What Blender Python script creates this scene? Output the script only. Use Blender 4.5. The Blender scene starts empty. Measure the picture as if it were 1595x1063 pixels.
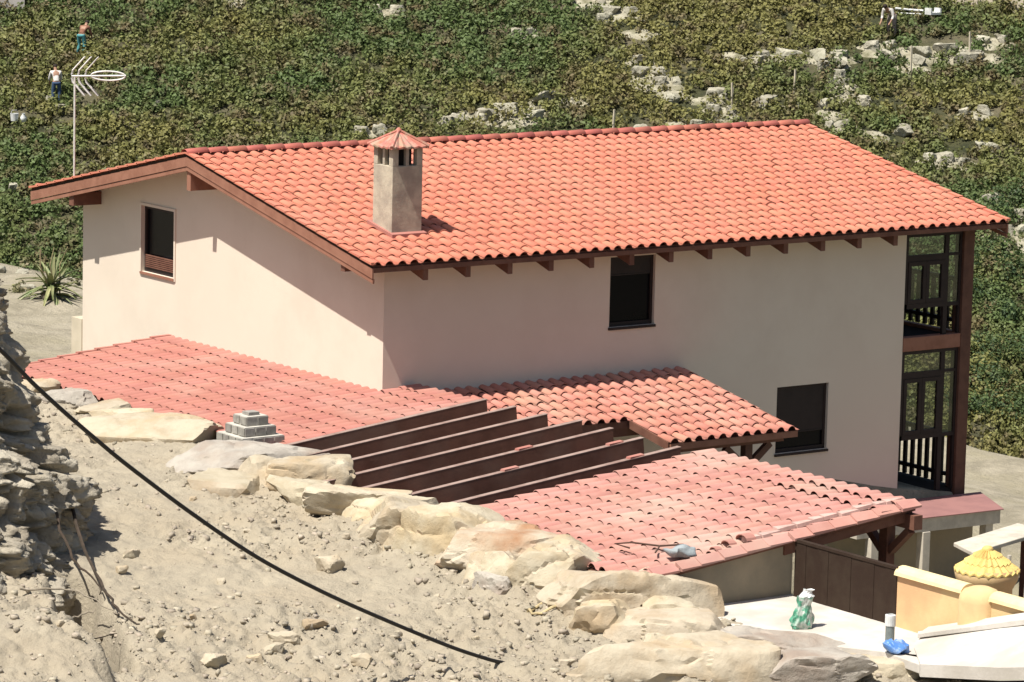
import bpy, bmesh, math, random
import numpy as np
from mathutils import Vector, Matrix, noise as mnoise
R = math.radians
random.seed(7); rng = np.random.default_rng(7)
scene = bpy.context.scene
col = scene.collection

# ------------------------------------------------------------------ camera
cam = bpy.data.cameras.new('camera'); camo = bpy.data.objects.new('camera', cam); col.objects.link(camo)
CAM = Vector((-35.321, -52.577, 13.462))
ya, pi_, ro = R(35.848), R(8.689), R(1.324)
fw = Vector((math.sin(ya)*math.cos(pi_), math.cos(ya)*math.cos(pi_), -math.sin(pi_)))
rt = Vector((math.cos(ya), -math.sin(ya), 0)); up = rt.cross(fw)
r2 = math.cos(ro)*rt+math.sin(ro)*up; u2 = -math.sin(ro)*rt+math.cos(ro)*up
M = Matrix((r2, u2, -fw)).transposed().to_4x4(); M.translation = CAM
camo.matrix_world = M
cam.sensor_width = 36; cam.lens = 5945.99/1595*36; cam.clip_start = .5; cam.clip_end = 3000
scene.camera = camo

# ------------------------------------------------------------------ light
SUN = Vector((-.62, -.075, 1.19)).normalized()
world = bpy.data.worlds.new('World'); scene.world = world; world.use_nodes = True
nt = world.node_tree; bg = nt.nodes['Background']
sky = nt.nodes.new('ShaderNodeTexSky'); sky.sky_type = 'NISHITA'; sky.sun_disc = False
sky.sun_elevation = math.asin(SUN.z); sky.sun_rotation = math.atan2(SUN.x, SUN.y)
sky.dust_density = 2.0
nt.links.new(sky.outputs[0], bg.inputs[0]); bg.inputs[1].default_value = .062
sl = bpy.data.lights.new('sun', 'SUN'); sl.energy = 5.0; sl.angle = R(.5); sl.color = (1, .95, .87)
so = bpy.data.objects.new('sun', sl); col.objects.link(so)
so.rotation_euler = SUN.to_track_quat('Z', 'Y').to_euler()
scene.view_settings.view_transform = 'Standard'; scene.view_settings.look = 'None'
scene.view_settings.exposure = .68; scene.view_settings.gamma = 1

# ------------------------------------------------------------------ materials
MT = {}
ALB = .80      # overall reflectance level that goes with the exposure above
def mat(name, c, rough=.85, var=.12, scale=3., bump=.0, bscale=20., c2=None, island=0., metal=0., c3=None, s3=.5, spec=.3, lo=.42, hi=.62, detail=8):
    m = bpy.data.materials.new(name); m.use_nodes = True; n = m.node_tree.nodes; L = m.node_tree.links
    b = n['Principled BSDF']; b.inputs['Roughness'].default_value = rough; b.inputs['Metallic'].default_value = metal
    b.inputs['Specular IOR Level'].default_value = spec
    tc = n.new('ShaderNodeTexCoord')
    nz = n.new('ShaderNodeTexNoise'); nz.inputs['Scale'].default_value = scale; nz.inputs['Detail'].default_value = detail
    nz.inputs['Roughness'].default_value = .65
    L.new(tc.outputs['Object'], nz.inputs['Vector'])
    mx = n.new('ShaderNodeMix'); mx.data_type = 'RGBA'
    c2 = c2 or tuple(min(1, x*(1-2*var)) for x in c)
    c, c2 = tuple(x*ALB for x in c), tuple(x*ALB for x in c2)
    if c3: c3 = tuple(x*ALB for x in c3)
    mx.inputs[6].default_value = (*c, 1); mx.inputs[7].default_value = (*c2, 1)
    rp = n.new('ShaderNodeMapRange'); rp.inputs[1].default_value = lo; rp.inputs[2].default_value = hi
    L.new(nz.outputs['Fac'], rp.inputs[0]); L.new(rp.outputs[0], mx.inputs[0])
    out = mx.outputs[2]
    if c3:
        n3 = n.new('ShaderNodeTexNoise'); n3.inputs['Scale'].default_value = s3; n3.inputs['Detail'].default_value = 5
        L.new(tc.outputs['Object'], n3.inputs['Vector'])
        r3 = n.new('ShaderNodeMapRange'); r3.inputs[1].default_value = .48; r3.inputs[2].default_value = .66
        L.new(n3.outputs['Fac'], r3.inputs[0])
        m3 = n.new('ShaderNodeMix'); m3.data_type = 'RGBA'; m3.inputs[7].default_value = (*c3, 1)
        L.new(out, m3.inputs[6]); L.new(r3.outputs[0], m3.inputs[0]); out = m3.outputs[2]
    if island:
        g = n.new('ShaderNodeNewGeometry'); hs = n.new('ShaderNodeHueSaturation')
        mr = n.new('ShaderNodeMapRange'); mr.inputs[3].default_value = 1-island; mr.inputs[4].default_value = 1+island
        L.new(g.outputs['Random Per Island'], mr.inputs[0]); L.new(mr.outputs[0], hs.inputs['Value'])
        w = n.new('ShaderNodeMath'); w.operation = 'MULTIPLY_ADD'; w.inputs[1].default_value = 7.31; w.inputs[2].default_value = 0
        fr = n.new('ShaderNodeMath'); fr.operation = 'FRACT'
        L.new(g.outputs['Random Per Island'], w.inputs[0]); L.new(w.outputs[0], fr.inputs[0])
        mh = n.new('ShaderNodeMapRange'); mh.inputs[3].default_value = .5-island*.06; mh.inputs[4].default_value = .5+island*.06
        L.new(fr.outputs[0], mh.inputs[0]); L.new(mh.outputs[0], hs.inputs['Hue'])
        L.new(out, hs.inputs['Color']); out = hs.outputs[0]
    L.new(out, b.inputs['Base Color'])
    if bump:
        nb = n.new('ShaderNodeTexNoise'); nb.inputs['Scale'].default_value = bscale; nb.inputs['Detail'].default_value = 10
        nb.inputs['Roughness'].default_value = .7
        L.new(tc.outputs['Object'], nb.inputs['Vector'])
        bp = n.new('ShaderNodeBump'); bp.inputs['Strength'].default_value = 1; bp.inputs['Distance'].default_value = bump
        L.new(nb.outputs['Fac'], bp.inputs['Height']); L.new(bp.outputs[0], b.inputs['Normal'])
    MT[name] = m
    return m

mat('roof_tile', (.655, .235, .155), .88, scale=1.2, c2=(.61, .212, .138), island=.05, c3=(.62, .245, .165), s3=.6, bump=.003, bscale=60, spec=.15)
mat('ridge_tile', (.60, .185, .135), .8, scale=2, c2=(.50, .15, .11), island=.12)
mat('low_tile', (.455, .20, .16), .9, scale=1.0, c2=(.41, .175, .138), island=.06, c3=(.45, .235, .19), s3=.7, bump=.003, bscale=60, spec=.15)
mat('porch_tile', (.58, .25, .185), .88, scale=1.0, c2=(.54, .215, .155), island=.08, c3=(.58, .30, .22), s3=.7, bump=.003, bscale=60)
mat('shed_tile', (.505, .265, .22), .9, scale=1.3, c2=(.45, .22, .18), island=.08, c3=(.51, .35, .285), s3=.45, bump=.004, bscale=50, spec=.15)
mat('cap_tile', (.50, .17, .125), .85, scale=6, c2=(.56, .33, .25), island=.2, c3=(.38, .27, .19), s3=6)
mat('plaster', (.80, .705, .58), .9, scale=.7, c2=(.755, .655, .535), bump=.003, bscale=60, c3=(.78, .675, .555), s3=.3)
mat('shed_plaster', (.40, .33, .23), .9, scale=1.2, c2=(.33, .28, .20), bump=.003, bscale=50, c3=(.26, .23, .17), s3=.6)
mat('annex_plaster', (.66, .58, .44), .9, scale=2, c2=(.58, .51, .38), bump=.003, bscale=50)
mat('yellow_plaster', (.78, .56, .29), .9, scale=2.2, c2=(.72, .50, .25), bump=.003, bscale=40, c3=(.70, .42, .22), s3=1.2)
mat('yellow_cap', (.86, .71, .40), .85, scale=2.5, c2=(.80, .63, .33), bump=.003, bscale=30)
mat('thatch', (.78, .58, .20), .9, scale=5, c2=(.66, .46, .16), bump=.01, bscale=30)
mat('pale_wood', (.36, .26, .22), .9, scale=4, c2=(.26, .17, .14))
mat('chimney_plaster', (.56, .50, .38), .95, scale=4, c2=(.42, .37, .29), bump=.008, bscale=22, c3=(.35, .30, .24), s3=2.5)
mat('wood', (.21, .10, .068), .7, scale=4, c2=(.16, .072, .05), bump=.002, bscale=40, spec=.2)
mat('fascia', (.34, .165, .11), .7, scale=4, c2=(.28, .13, .085), bump=.002, bscale=40, spec=.2)
mat('pergola_wood', (.205, .092, .064), .75, scale=3, c2=(.16, .07, .048), bump=.003, bscale=50, spec=.2, c3=(.24, .135, .10), s3=.8)
mat('dark_brown', (.040, .025, .018), .85, scale=3, c2=(.05,.034,.024), bump=.002, bscale=40, spec=.1)
mat('post_wood', (.16, .08, .055), .7, scale=4, c2=(.12, .06, .042), bump=.002, bscale=40, spec=.2)
mat('frame_wood', (.03, .018, .016), .6, scale=5, spec=.3)
mat('shutter', (.025, .017, .016), .6, scale=5, spec=.3)
mat('dark_glass', (.006, .006, .008), .25, scale=1, spec=.12)
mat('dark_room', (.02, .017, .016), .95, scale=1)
mat('concrete', (.66, .62, .56), .9, scale=1.6, c2=(.55, .51, .45), bump=.006, bscale=24, c3=(.50, .46, .40), s3=1.1, detail=12)
mat('white_trim', (.62, .56, .46), .8, scale=3)
mat('terrace_tile', (.33, .165, .15), .85, scale=2, c2=(.28, .14, .13), bump=.002, bscale=40)
mat('dirt', (.47, .41, .305), .97, scale=1.6, c2=(.37, .32, .24), bump=.045, bscale=16, c3=(.43, .365, .265), s3=.6, detail=12, lo=.35, hi=.7)
mat('yard_dirt', (.44, .39, .29), .97, scale=.9, c2=(.30, .265, .19), bump=.16, bscale=3, c3=(.35, .31, .21), s3=.5, detail=14)
mat('stone', (.54, .47, .35), .95, scale=2.2, c2=(.44, .37, .265), island=.10, bump=.022, bscale=12, c3=(.49, .38, .24), s3=1.1, detail=12)
mat('grey_stone', (.48, .44, .375), .95, scale=2.4, c2=(.38, .34, .29), island=.08, bump=.025, bscale=12, c3=(.36, .29, .23), s3=1.4, detail=12)
mat('rust_stone', (.56, .49, .375), .95, scale=1.6, c2=(.47, .36, .25), bump=.035, bscale=7, c3=(.40, .23, .13), s3=1.5, detail=12)
mat('pebble', (.47, .41, .315), .95, scale=3, c2=(.36, .31, .24), island=.2, bump=.01, bscale=30)
mat('cliff', (.56, .505, .40), .97, scale=2.2, c2=(.43, .38, .295), bump=.07, bscale=9, c3=(.33, .285, .22), s3=1.3, detail=14)
mat('field_soil', (.085, .085, .035), .97, scale=1.4, c2=(.04, .045, .02), bump=.2, bscale=4, c3=(.16, .14, .085), s3=.42)
mat('bare_soil', (.46, .43, .32), .97, scale=2.5, c2=(.34, .31, .22), bump=.12, bscale=5, c3=(.20, .19, .11), s3=1.6)
mat('limestone', (.44, .415, .325), .95, scale=3, c2=(.30, .28, .205), island=.15, bump=.05, bscale=6)
mat('block', (.36, .34, .30), .9, scale=8, c2=(.25, .235, .21), island=.2, bump=.004, bscale=60)
mat('mortar', (.60, .57, .50), .95, scale=8, bump=.004, bscale=60)
mat('steel', (.80, .79, .74), .5, scale=5, spec=.5)
mat('cable', (.018, .015, .013), .55, scale=3, spec=.4)
mat('root', (.07, .05, .035), .9, scale=6, c2=(.04, .03, .02))
mat('dry_root', (.33, .28, .21), .9, scale=6)
mat('rebar', (.12, .07, .05), .8, scale=6)
mat('plastic_green', (.10, .36, .23), .5, scale=5, c2=(.60, .64, .58), spec=.4, c3=(.05, .24, .14), s3=7, lo=.46, hi=.52)
mat('plastic_white', (.82, .83, .80), .5, scale=5)
mat('grey_bag', (.34, .38, .39), .7, scale=4, c2=(.24, .27, .29), bump=.01, bscale=18)
mat('blue_plastic', (.10, .25, .62), .45, scale=6, c2=(.35, .50, .75), spec=.5, lo=.5, hi=.6)
mat('grey_pipe', (.22, .25, .24), .6, scale=6)
mat('skin', (.42, .24, .16), .6, scale=6)
mat('white_shirt', (.78, .74, .70), .9, scale=6)
mat('blue_trousers', (.05, .09, .17), .9, scale=6)
mat('teal_trousers', (.10, .34, .36), .9, scale=6)
mat('grey_trousers', (.30, .25, .22), .9, scale=6)
mat('brown_shirt', (.24, .11, .07), .9, scale=6)
mat('hair', (.03, .02, .015), .8, scale=6)
mat('straw', (.62, .50, .28), .9, scale=6)
mat('pink_brick', (.62, .42, .36), .9, scale=6)
mat('yucca', (.16, .20, .075), .6, scale=4, c2=(.30, .30, .14), island=.25, spec=.4)
mat('dry_leaf', (.34, .27, .15), .9, scale=4, island=.2)
mat('bark', (.14, .10, .07), .95, scale=8, bump=.01, bscale=30)

def leafmat(name, a, b_, c_, s_low=.05, trans=.25, rough=.6):
    m = bpy.data.materials.new(name); m.use_nodes = True; n = m.node_tree.nodes; L = m.node_tree.links
    b = n['Principled BSDF']; b.inputs['Roughness'].default_value = rough; b.inputs['Specular IOR Level'].default_value = .25
    tc = n.new('ShaderNodeTexCoord')
    def nz(s, lo, hi, off):
        v = n.new('ShaderNodeVectorMath'); v.operation = 'ADD'; v.inputs[1].default_value = (off, off*2, 0)
        L.new(tc.outputs['Object'], v.inputs[0])
        t = n.new('ShaderNodeTexNoise'); t.inputs['Scale'].default_value = s; t.inputs['Detail'].default_value = 4
        L.new(v.outputs[0], t.inputs['Vector'])
        r = n.new('ShaderNodeMapRange'); r.inputs[1].default_value = lo; r.inputs[2].default_value = hi
        L.new(t.outputs['Fac'], r.inputs[0]); return r.outputs[0]
    m1 = n.new('ShaderNodeMix'); m1.data_type = 'RGBA'; m1.inputs[6].default_value = (*a, 1); m1.inputs[7].default_value = (*b_, 1)
    L.new(nz(s_low, .44, .58, 3.), m1.inputs[0])
    m2 = n.new('ShaderNodeMix'); m2.data_type = 'RGBA'; m2.inputs[7].default_value = (*c_, 1)
    L.new(m1.outputs[2], m2.inputs[6]); L.new(nz(s_low*9, .50, .66, 41.), m2.inputs[0])
    g = n.new('ShaderNodeNewGeometry'); hs = n.new('ShaderNodeHueSaturation')
    mr = n.new('ShaderNodeMapRange'); mr.inputs[3].default_value = .75; mr.inputs[4].default_value = 1.25
    L.new(g.outputs['Random Per Island'], mr.inputs[0]); L.new(mr.outputs[0], hs.inputs['Value'])
    L.new(m2.outputs[2], hs.inputs['Color']); L.new(hs.outputs[0], b.inputs['Base Color'])
    tr = n.new('ShaderNodeBsdfTranslucent'); L.new(hs.outputs[0], tr.inputs[0])
    ms = n.new('ShaderNodeMixShader'); ms.inputs[0].default_value = trans
    L.new(b.outputs[0], ms.inputs[1]); L.new(tr.outputs[0], ms.inputs[2])
    L.new(ms.outputs[0], n['Material Output'].inputs[0]); MT[name] = m
leafmat('scrub_leaf', (.18, .17, .055), (.092, .13, .042), (.14, .112, .055), .11, .2)
leafmat('weed_leaf', (.17, .155, .075), (.09, .11, .045), (.20, .165, .10), .6, .1)
leafmat('bush_leaf', (.05, .09, .035), (.085, .12, .04), (.04, .07, .035), .4)

gm = bpy.data.materials.new('clear_glass'); gm.use_nodes = True
n = gm.node_tree.nodes; L = gm.node_tree.links; n.remove(n['Principled BSDF'])
t_ = n.new('ShaderNodeBsdfTransparent'); t_.inputs[0].default_value = (.72, .76, .74, 1)
g_ = n.new('ShaderNodeBsdfGlossy'); g_.inputs['Roughness'].default_value = .03
ms = n.new('ShaderNodeMixShader'); ms.inputs[0].default_value = .2
L.new(t_.outputs[0], ms.inputs[1]); L.new(g_.outputs[0], ms.inputs[2]); L.new(ms.outputs[0], n['Material Output'].inputs[0])
MT['clear_glass'] = gm

# ------------------------------------------------------------------ helpers
class MB:
    """collects geometry for ONE mesh object"""
    def __init__(s): s.v = []; s.f = []
    def add(s, vs, fs):
        o = len(s.v); s.v += [tuple(v) for v in vs]; s.f += [tuple(i+o for i in f) for f in fs]; return s
    def box(s, a, b):
        x0, y0, z0 = a; x1, y1, z1 = b
        return s.add([(x0,y0,z0),(x1,y0,z0),(x1,y1,z0),(x0,y1,z0),(x0,y0,z1),(x1,y0,z1),(x1,y1,z1),(x0,y1,z1)],
            [(0,3,2,1),(4,5,6,7),(0,1,5,4),(1,2,6,5),(2,3,7,6),(3,0,4,7)])
    def hexa(s, p):   # 8 points, bottom 4 ccw then top 4
        return s.add(p, [(0,3,2,1),(4,5,6,7),(0,1,5,4),(1,2,6,5),(2,3,7,6),(3,0,4,7)])
    def bar(s, p, q, w, h, upv=(0,0,1)):   # beam from p to q (centre line), width w, height h
        p = Vector(p); q = Vector(q); d = (q-p).normalized(); sd = d.cross(Vector(upv)).normalized(); u = sd.cross(d)
        P = []
        for zz in (-h/2, h/2):
            for e, ss in ((p,-1),(q,-1),(q,1),(p,1)):
                P.append(e+sd*ss*w/2*-1+u*zz)
        return s.hexa(P)
    def prism(s, poly, z0, z1):
        n = len(poly)
        return s.add([(x,y,z0) for x,y in poly]+[(x,y,z1) for x,y in poly],
            [tuple(range(n-1,-1,-1)), tuple(range(n,2*n))]+[(i,(i+1)%n,n+(i+1)%n,n+i) for i in range(n)])
    def tube(s, pts, r, n=8, cap=True):
        pts = [Vector(p) for p in pts]; rr = r if isinstance(r, (list,tuple)) else [r]*len(pts)
        vs = []; fs = []; ref = Vector((0,0,1))
        for i, p in enumerate(pts):
            d = (pts[min(i+1,len(pts)-1)]-pts[max(i-1,0)]).normalized()
            if abs(d.dot(ref)) > .95: a = d.cross(Vector((1,0,0))).normalized()
            else: a = d.cross(ref).normalized()
            b = d.cross(a)
            for k in range(n):
                t = 2*math.pi*k/n; vs.append(p+(a*math.cos(t)+b*math.sin(t))*rr[i])
        for i in range(len(pts)-1):
            for k in range(n):
                fs.append((i*n+k, i*n+(k+1)%n, (i+1)*n+(k+1)%n, (i+1)*n+k))
        if cap: fs += [tuple(range(n)), tuple(range(len(pts)*n-1, (len(pts)-1)*n-1, -1))]
        return s.add(vs, fs)
    def lathe(s, prof, c, n=20):
        vs = []; fs = []
        for r, z in prof:
            for k in range(n):
                t = 2*math.pi*k/n; vs.append((c[0]+r*math.cos(t), c[1]+r*math.sin(t), z))
        for i in range(len(prof)-1):
            for k in range(n): fs.append((i*n+k, i*n+(k+1)%n, (i+1)*n+(k+1)%n, (i+1)*n+k))
        return s.add(vs, fs)
    def build(s, name, m, parent=None, smooth=False, bevel=0):
        me = bpy.data.meshes.new(name); me.from_pydata(s.v, [], s.f); me.validate()
        bm = bmesh.new(); bm.from_mesh(me); bmesh.ops.recalc_face_normals(bm, faces=bm.faces); bm.to_mesh(me); bm.free()
        me.materials.append(MT[m] if isinstance(m, str) else m)
        o = bpy.data.objects.new(name, me); col.objects.link(o)
        if parent: o.parent = parent; o.matrix_parent_inverse = parent.matrix_world.inverted() if False else Matrix.Translation(-parent.location)
        if smooth:
            for p in me.polygons: p.use_smooth = True
        if bevel:
            b = o.modifiers.new('bevel', 'BEVEL'); b.width = bevel; b.segments = 2; b.limit_method = 'ANGLE'
        return o
def npmesh(name, V, F, m, parent=None, smooth=False):
    """V (n,3), F (m,k) numpy arrays"""
    V = np.ascontiguousarray(V, dtype=np.float32); F = np.ascontiguousarray(F, dtype=np.int32)
    me = bpy.data.meshes.new(name); k = F.shape[1]
    me.vertices.add(len(V)); me.vertices.foreach_set('co', V.ravel())
    me.loops.add(F.size); me.loops.foreach_set('vertex_index', F.ravel())
    me.polygons.add(len(F)); me.polygons.foreach_set('loop_start', np.arange(0, F.size, k, dtype=np.int32))
    me.polygons.foreach_set('loop_total', np.full(len(F), k, dtype=np.int32))
    if smooth: me.polygons.foreach_set('use_smooth', np.ones(len(F), dtype=bool))
    me.update(calc_edges=True); me.validate()
    me.materials.append(MT[m])
    o = bpy.data.objects.new(name, me); col.objects.link(o)
    if parent: o.parent = parent; o.matrix_parent_inverse = Matrix.Translation(-parent.location)
    return o
def tag(o, label=None, cat=None, group=None, kind=None):
    if label: o['label'] = label
    if cat: o['category'] = cat
    if group: o['group'] = group
    if kind: o['kind'] = kind
    return o
def thing(name, loc, label, cat, group=None):
    o = bpy.data.objects.new(name, None); col.objects.link(o); o.location = loc; o.empty_display_size = .2
    return tag(o, label, cat, group)

def _h(ix, iy, iz, seed):
    h = (ix.astype(np.int64)*374761393 + iy.astype(np.int64)*668265263 + iz.astype(np.int64)*2147483647 + seed*1274126177) & 0xffffffff
    h = ((h ^ (h >> 13))*1274126177) & 0xffffffff
    h = h ^ (h >> 16)
    return (h & 0xffffff)/float(0xffffff)
def vn(x, y, z=0., seed=0):
    x, y, z = np.broadcast_arrays(np.asarray(x, float), np.asarray(y, float), np.asarray(z, float))
    ix, iy, iz = np.floor(x), np.floor(y), np.floor(z); fx, fy, fz = x-ix, y-iy, z-iz
    fx, fy, fz = [t*t*(3-2*t) for t in (fx, fy, fz)]
    r = 0
    for a in (0, 1):
        for b in (0, 1):
            for c in (0, 1):
                r = r + _h(ix+a, iy+b, iz+c, seed)*(fx if a else 1-fx)*(fy if b else 1-fy)*(fz if c else 1-fz)
    return r*2-1
def fbm(x, y, z=0., oct=4, seed=0, gain=.5):
    r = 0; a = 1; t = 0
    for k in range(oct):
        r = r+a*vn(x*2**k, y*2**k, np.asarray(z)*2**k, seed+k); t += a; a *= gain
    return r/t

def facet(x, y, z, seed=0, jag=1.):
    """fractured rock: every cell of a jittered lattice is one tilted plane"""
    x, y, z = [np.asarray(t, float) for t in (x, y, z)]
    ix, iy, iz = np.floor(x), np.floor(y), np.floor(z)
    best = np.full(x.shape, 9.); out = np.zeros(x.shape)
    for a in (-1, 0, 1):
        for b in (-1, 0, 1):
            for c in (-1, 0, 1):
                X, Y, Z = ix+a, iy+b, iz+c
                px, py, pz = X+_h(X,Y,Z,seed), Y+_h(X,Y,Z,seed+1), Z+_h(X,Y,Z,seed+2)
                dx, dy, dz = x-px, y-py, z-pz; d = dx*dx+dy*dy+dz*dz
                v = (dx*(_h(X,Y,Z,seed+3)-.5)+dy*(_h(X,Y,Z,seed+4)-.5)+dz*(_h(X,Y,Z,seed+5)-.5))*2*jag+(_h(X,Y,Z,seed+6)-.5)
                k = d < best; best = np.where(k, d, best); out = np.where(k, v, out)
    return out

# ------------------------------------------------------------------ terrain
CRY = [-24, -20, -16.6, -15.9, -15.5, -14.5, -12.6, -12.2, -9., -2.5, -1., 14, 20]
CRX = [3., 1., -.7, -1.8, -2.65, -2.9, -3.15, -4.05, -3.75, -3.65, -3.45, -3.4, -3.4]
def xcrest(y): return np.interp(y, CRY, CRX)
ctl = np.array([(-3.09,6.31,2.3),(-3.43,1.7,2.3),(-3.18,-1.91,2.25),(-3.36,-5.31,2.2),(-3.03,-7.71,2.15),(-3.09,-9.24,2.1),(-2.97,-10.31,2.05),
 (-3.41,-11.93,1.95),(-2.98,-12.95,1.85),(-2.96,-14.56,1.75),(-2.73,-15.48,1.6),(-1.8,-15.72,1.5),(-.68,-16.44,1.4),(-7.29,-13.98,1.75),(-10.34,-12.67,1.85),
 (-13.59,-11.94,2.1),(-11.69,-10.3,2.05),(-9.07,-6.61,2.1),(-7.68,-8.38,2.1),(-4.88,-14.92,1.62),(-5.46,1.1,2.3),(-4.61,-3.45,2.25),(-5.58,-11.6,1.92),
 (-11.91,-8.78,2.2),(-5.05,-13.77,1.75),(-12,0,3.),(-16,-8,2.6),(-10,6,3.0),(-14,-20,1.7),(-4,-22,1.0)])
def _basis(x, y): x = np.asarray(x)/10.; y = np.asarray(y)/10.; return np.stack([np.ones_like(x+y), x+0*y, y+0*x, x*x+0*y, x*y, y*y+0*x, x**3+0*y, y**3+0*x], -1)
_cf = np.linalg.lstsq(_basis(ctl[:,0], ctl[:,1]), ctl[:,2], rcond=None)[0]
_fit = _basis(ctl[:,0], ctl[:,1])@_cf; _res = ctl[:,2]-_fit
def bank(x, y):
    z = _basis(x, y)@_cf
    w = 0; s = 0
    for (cx, cy, _), r in zip(ctl, _res):
        k = np.exp(-((x-cx)**2+(y-cy)**2)/2.2); w = w+k; s = s+k*r
    return z+s/(w+.35)
def sst(a, b, x): t = np.clip((x-a)/(b-a), 0, 1); return t*t*(3-2*t)
# gully under the roots
GA = np.array((-9.98, -7.22)); GB = np.array((-11.85, -11.5))
def gully(x, y):
    d = GB-GA; t = np.clip(((x-GA[0])*d[0]+(y-GA[1])*d[1])/(d@d), 0, 1)
    px, py = GA[0]+t*d[0], GA[1]+t*d[1]; nx, ny = d[1], -d[0]; L_ = np.hypot(nx, ny)
    s = ((x-px)*nx+(y-py)*ny)/L_; r = np.hypot(x-px, y-py)
    return r, s
def ground_z(x, y, fine=True):
    """visible bank surface (left of crest) falling to the house yard behind it"""
    x = np.asarray(x, float); y = np.asarray(y, float)
    zb = bank(x, y)
    zb = zb+.10*fbm(x*.7, y*.7, 0, 3, 11)
    r, s = gully(x, y)
    wob = .12*vn(x*3, y*3, 0, 5)
    # heap on the camera-left side of the gully, cut on its right
    left = sst(-.05, .25, s-wob)  # 1 on the left
    zb = zb + .55*left*np.exp(-(np.hypot(x-(-12.6), y-(-11.4)))**2/3.2)
    zb = zb - 1.1*np.exp(-((r+.7*wob)/.30)**4)
    if fine:
        zb = zb+.055*fbm(x*2.6, y*2.6, 0, 5, 21, .62)
        rough = .35+.65*sst(-.25, .35, vn(x*.45, y*.45, 0, 31)+sst(-7, -12, y)*.6)
        c = vn(x*5.5, y*5.5, 0, 41); c2 = vn(x*12, y*12, 0, 43); c3 = vn(x*21, y*21, 0, 44)
        c4 = vn(x*3.1, y*3.1, 0, 45)
        zb = zb+rough*(.09*np.maximum(c-.1, 0)+.07*np.maximum(c2-.05, 0)-.22*np.maximum(-c-.5, 0)-.16*np.maximum(-c4-.6, 0)+.035*np.maximum(c3, 0))+.008*c3
    xc = xcrest(y)
    zb = zb+.07*np.exp(-((x-xc+.75)/.55)**2)*(1+.5*vn(x*1.5, y*1.5, 0, 91))
    low = np.where(y > -12.2, .6, 1.72)
    low = np.where(y < -15.2, 1.2, low)
    k = sst(.0, .40, x-xc)
    return zb*(1-k)+low*k
SY, CY_ = math.sin(ya), math.cos(ya)
def fs(x, y): dx, dy = x-CAM.x, y-CAM.y; return dx*SY+dy*CY_, dx*CY_-dy*SY
def hill_z(x, y):
    """scrub covered hillside across the little valley behind the house"""
    x = np.asarray(x, float); y = np.asarray(y, float)
    f, q = fs(x, y)
    z = -10+.364*np.maximum(f-130, -4)-.12*np.minimum(f-126, 0)*0
    z = np.where(f > 185, 10.02+(f-185)*.15, z)
    return z+.35*fbm(x*.09, y*.09, 0, 3, 77)+.12*vn(x*.5, y*.5, 0, 9)
def yard_z(x, y):
    x = np.asarray(x, float); y = np.asarray(y, float)
    f, q = fs(x, y)
    z = .05*fbm(x*.3, y*.3, 0, 4, 3)
    w = sst(13., 8., x)*sst(36, 22, y-.3*x)*sst(-4, 2, y)
    z = z+1.0*w+.35*np.maximum(0, vn(x*.35, y*.35, 0, 12))*sst(17, 22, y)
    z = z-2.7*sst(-.1, -.5, y)*sst(13.6, 12.6, x)*sst(2.5, 4.5, x)
    z = z-3.2*sst(12.9, 14.2, x)+.25*vn(x*.3, y*.3, 0, 14)*sst(13, 15, x)
    b = bank(np.clip(x, -16, -3.6), np.clip(y, -22, 8))
    kb = sst(-3., -4.2, x)
    z = z*(1-kb)+(b-.12)*kb
    ins = (x > -15.6) & (x < 3.6) & (y > -19.6) & (y < 9.6)
    z = np.where(ins, np.minimum(z, .2)-.6, z)
    e = np.maximum(sst(28.6+.8*vn(y*.3, 0, 0, 2), 40, x), sst(97, 108, f))
    return z*(1-e)-12.*e
def grid(x0, x1, y0, y1, st, fn):
    xs = np.arange(x0, x1+st*.5, st); ys = np.arange(y0, y1+st*.5, st)
    X, Y = np.meshgrid(xs, ys); Z = fn(X, Y); nx, ny = len(xs), len(ys)
    V = np.stack([X, Y, Z], -1).reshape(-1, 3)
    i = (np.arange(ny-1)[:, None]*nx+np.arange(nx-1)[None]).ravel()
    return V, np.stack([i, i+1, i+nx+1, i+nx], -1)
V, F = grid(-16, 1.2, -20, 10, .045, ground_z)
tag(npmesh('dirt_bank', V, F, 'dirt', smooth=False), 'pale dry dirt bank above the boulders', None, None, 'structure')
V, F = grid(-60, 60, -70, 80, .5, yard_z)
tag(npmesh('yard_ground', V, F, 'yard_dirt', smooth=True), 'bare pale dirt round the house', None, None, 'structure')
fv, qv = np.meshgrid(np.arange(108, 420, 1.), np.arange(-110, 111, 1.))
X_ = CAM.x+fv*SY+qv*CY_; Y_ = CAM.y+fv*CY_-qv*SY; Z_ = hill_z(X_, Y_)
nx_ = fv.shape[1]; i_ = (np.arange(fv.shape[0]-1)[:,None]*nx_+np.arange(nx_-1)[None]).ravel()
tag(npmesh('hillside', np.stack([X_,Y_,Z_],-1).reshape(-1,3), np.stack([i_,i_+1,i_+nx_+1,i_+nx_],-1)[:, ::-1], 'field_soil', smooth=True), 'scrubby hillside soil', None, None, 'structure')
tag(MB().add([(-2500,-2500,-13),(2500,-2500,-13),(2500,2500,-13),(-2500,2500,-13)], [(0,1,2,3)]).build('land', 'field_soil'), 'open land to the horizon', None, None, 'structure')

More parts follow.
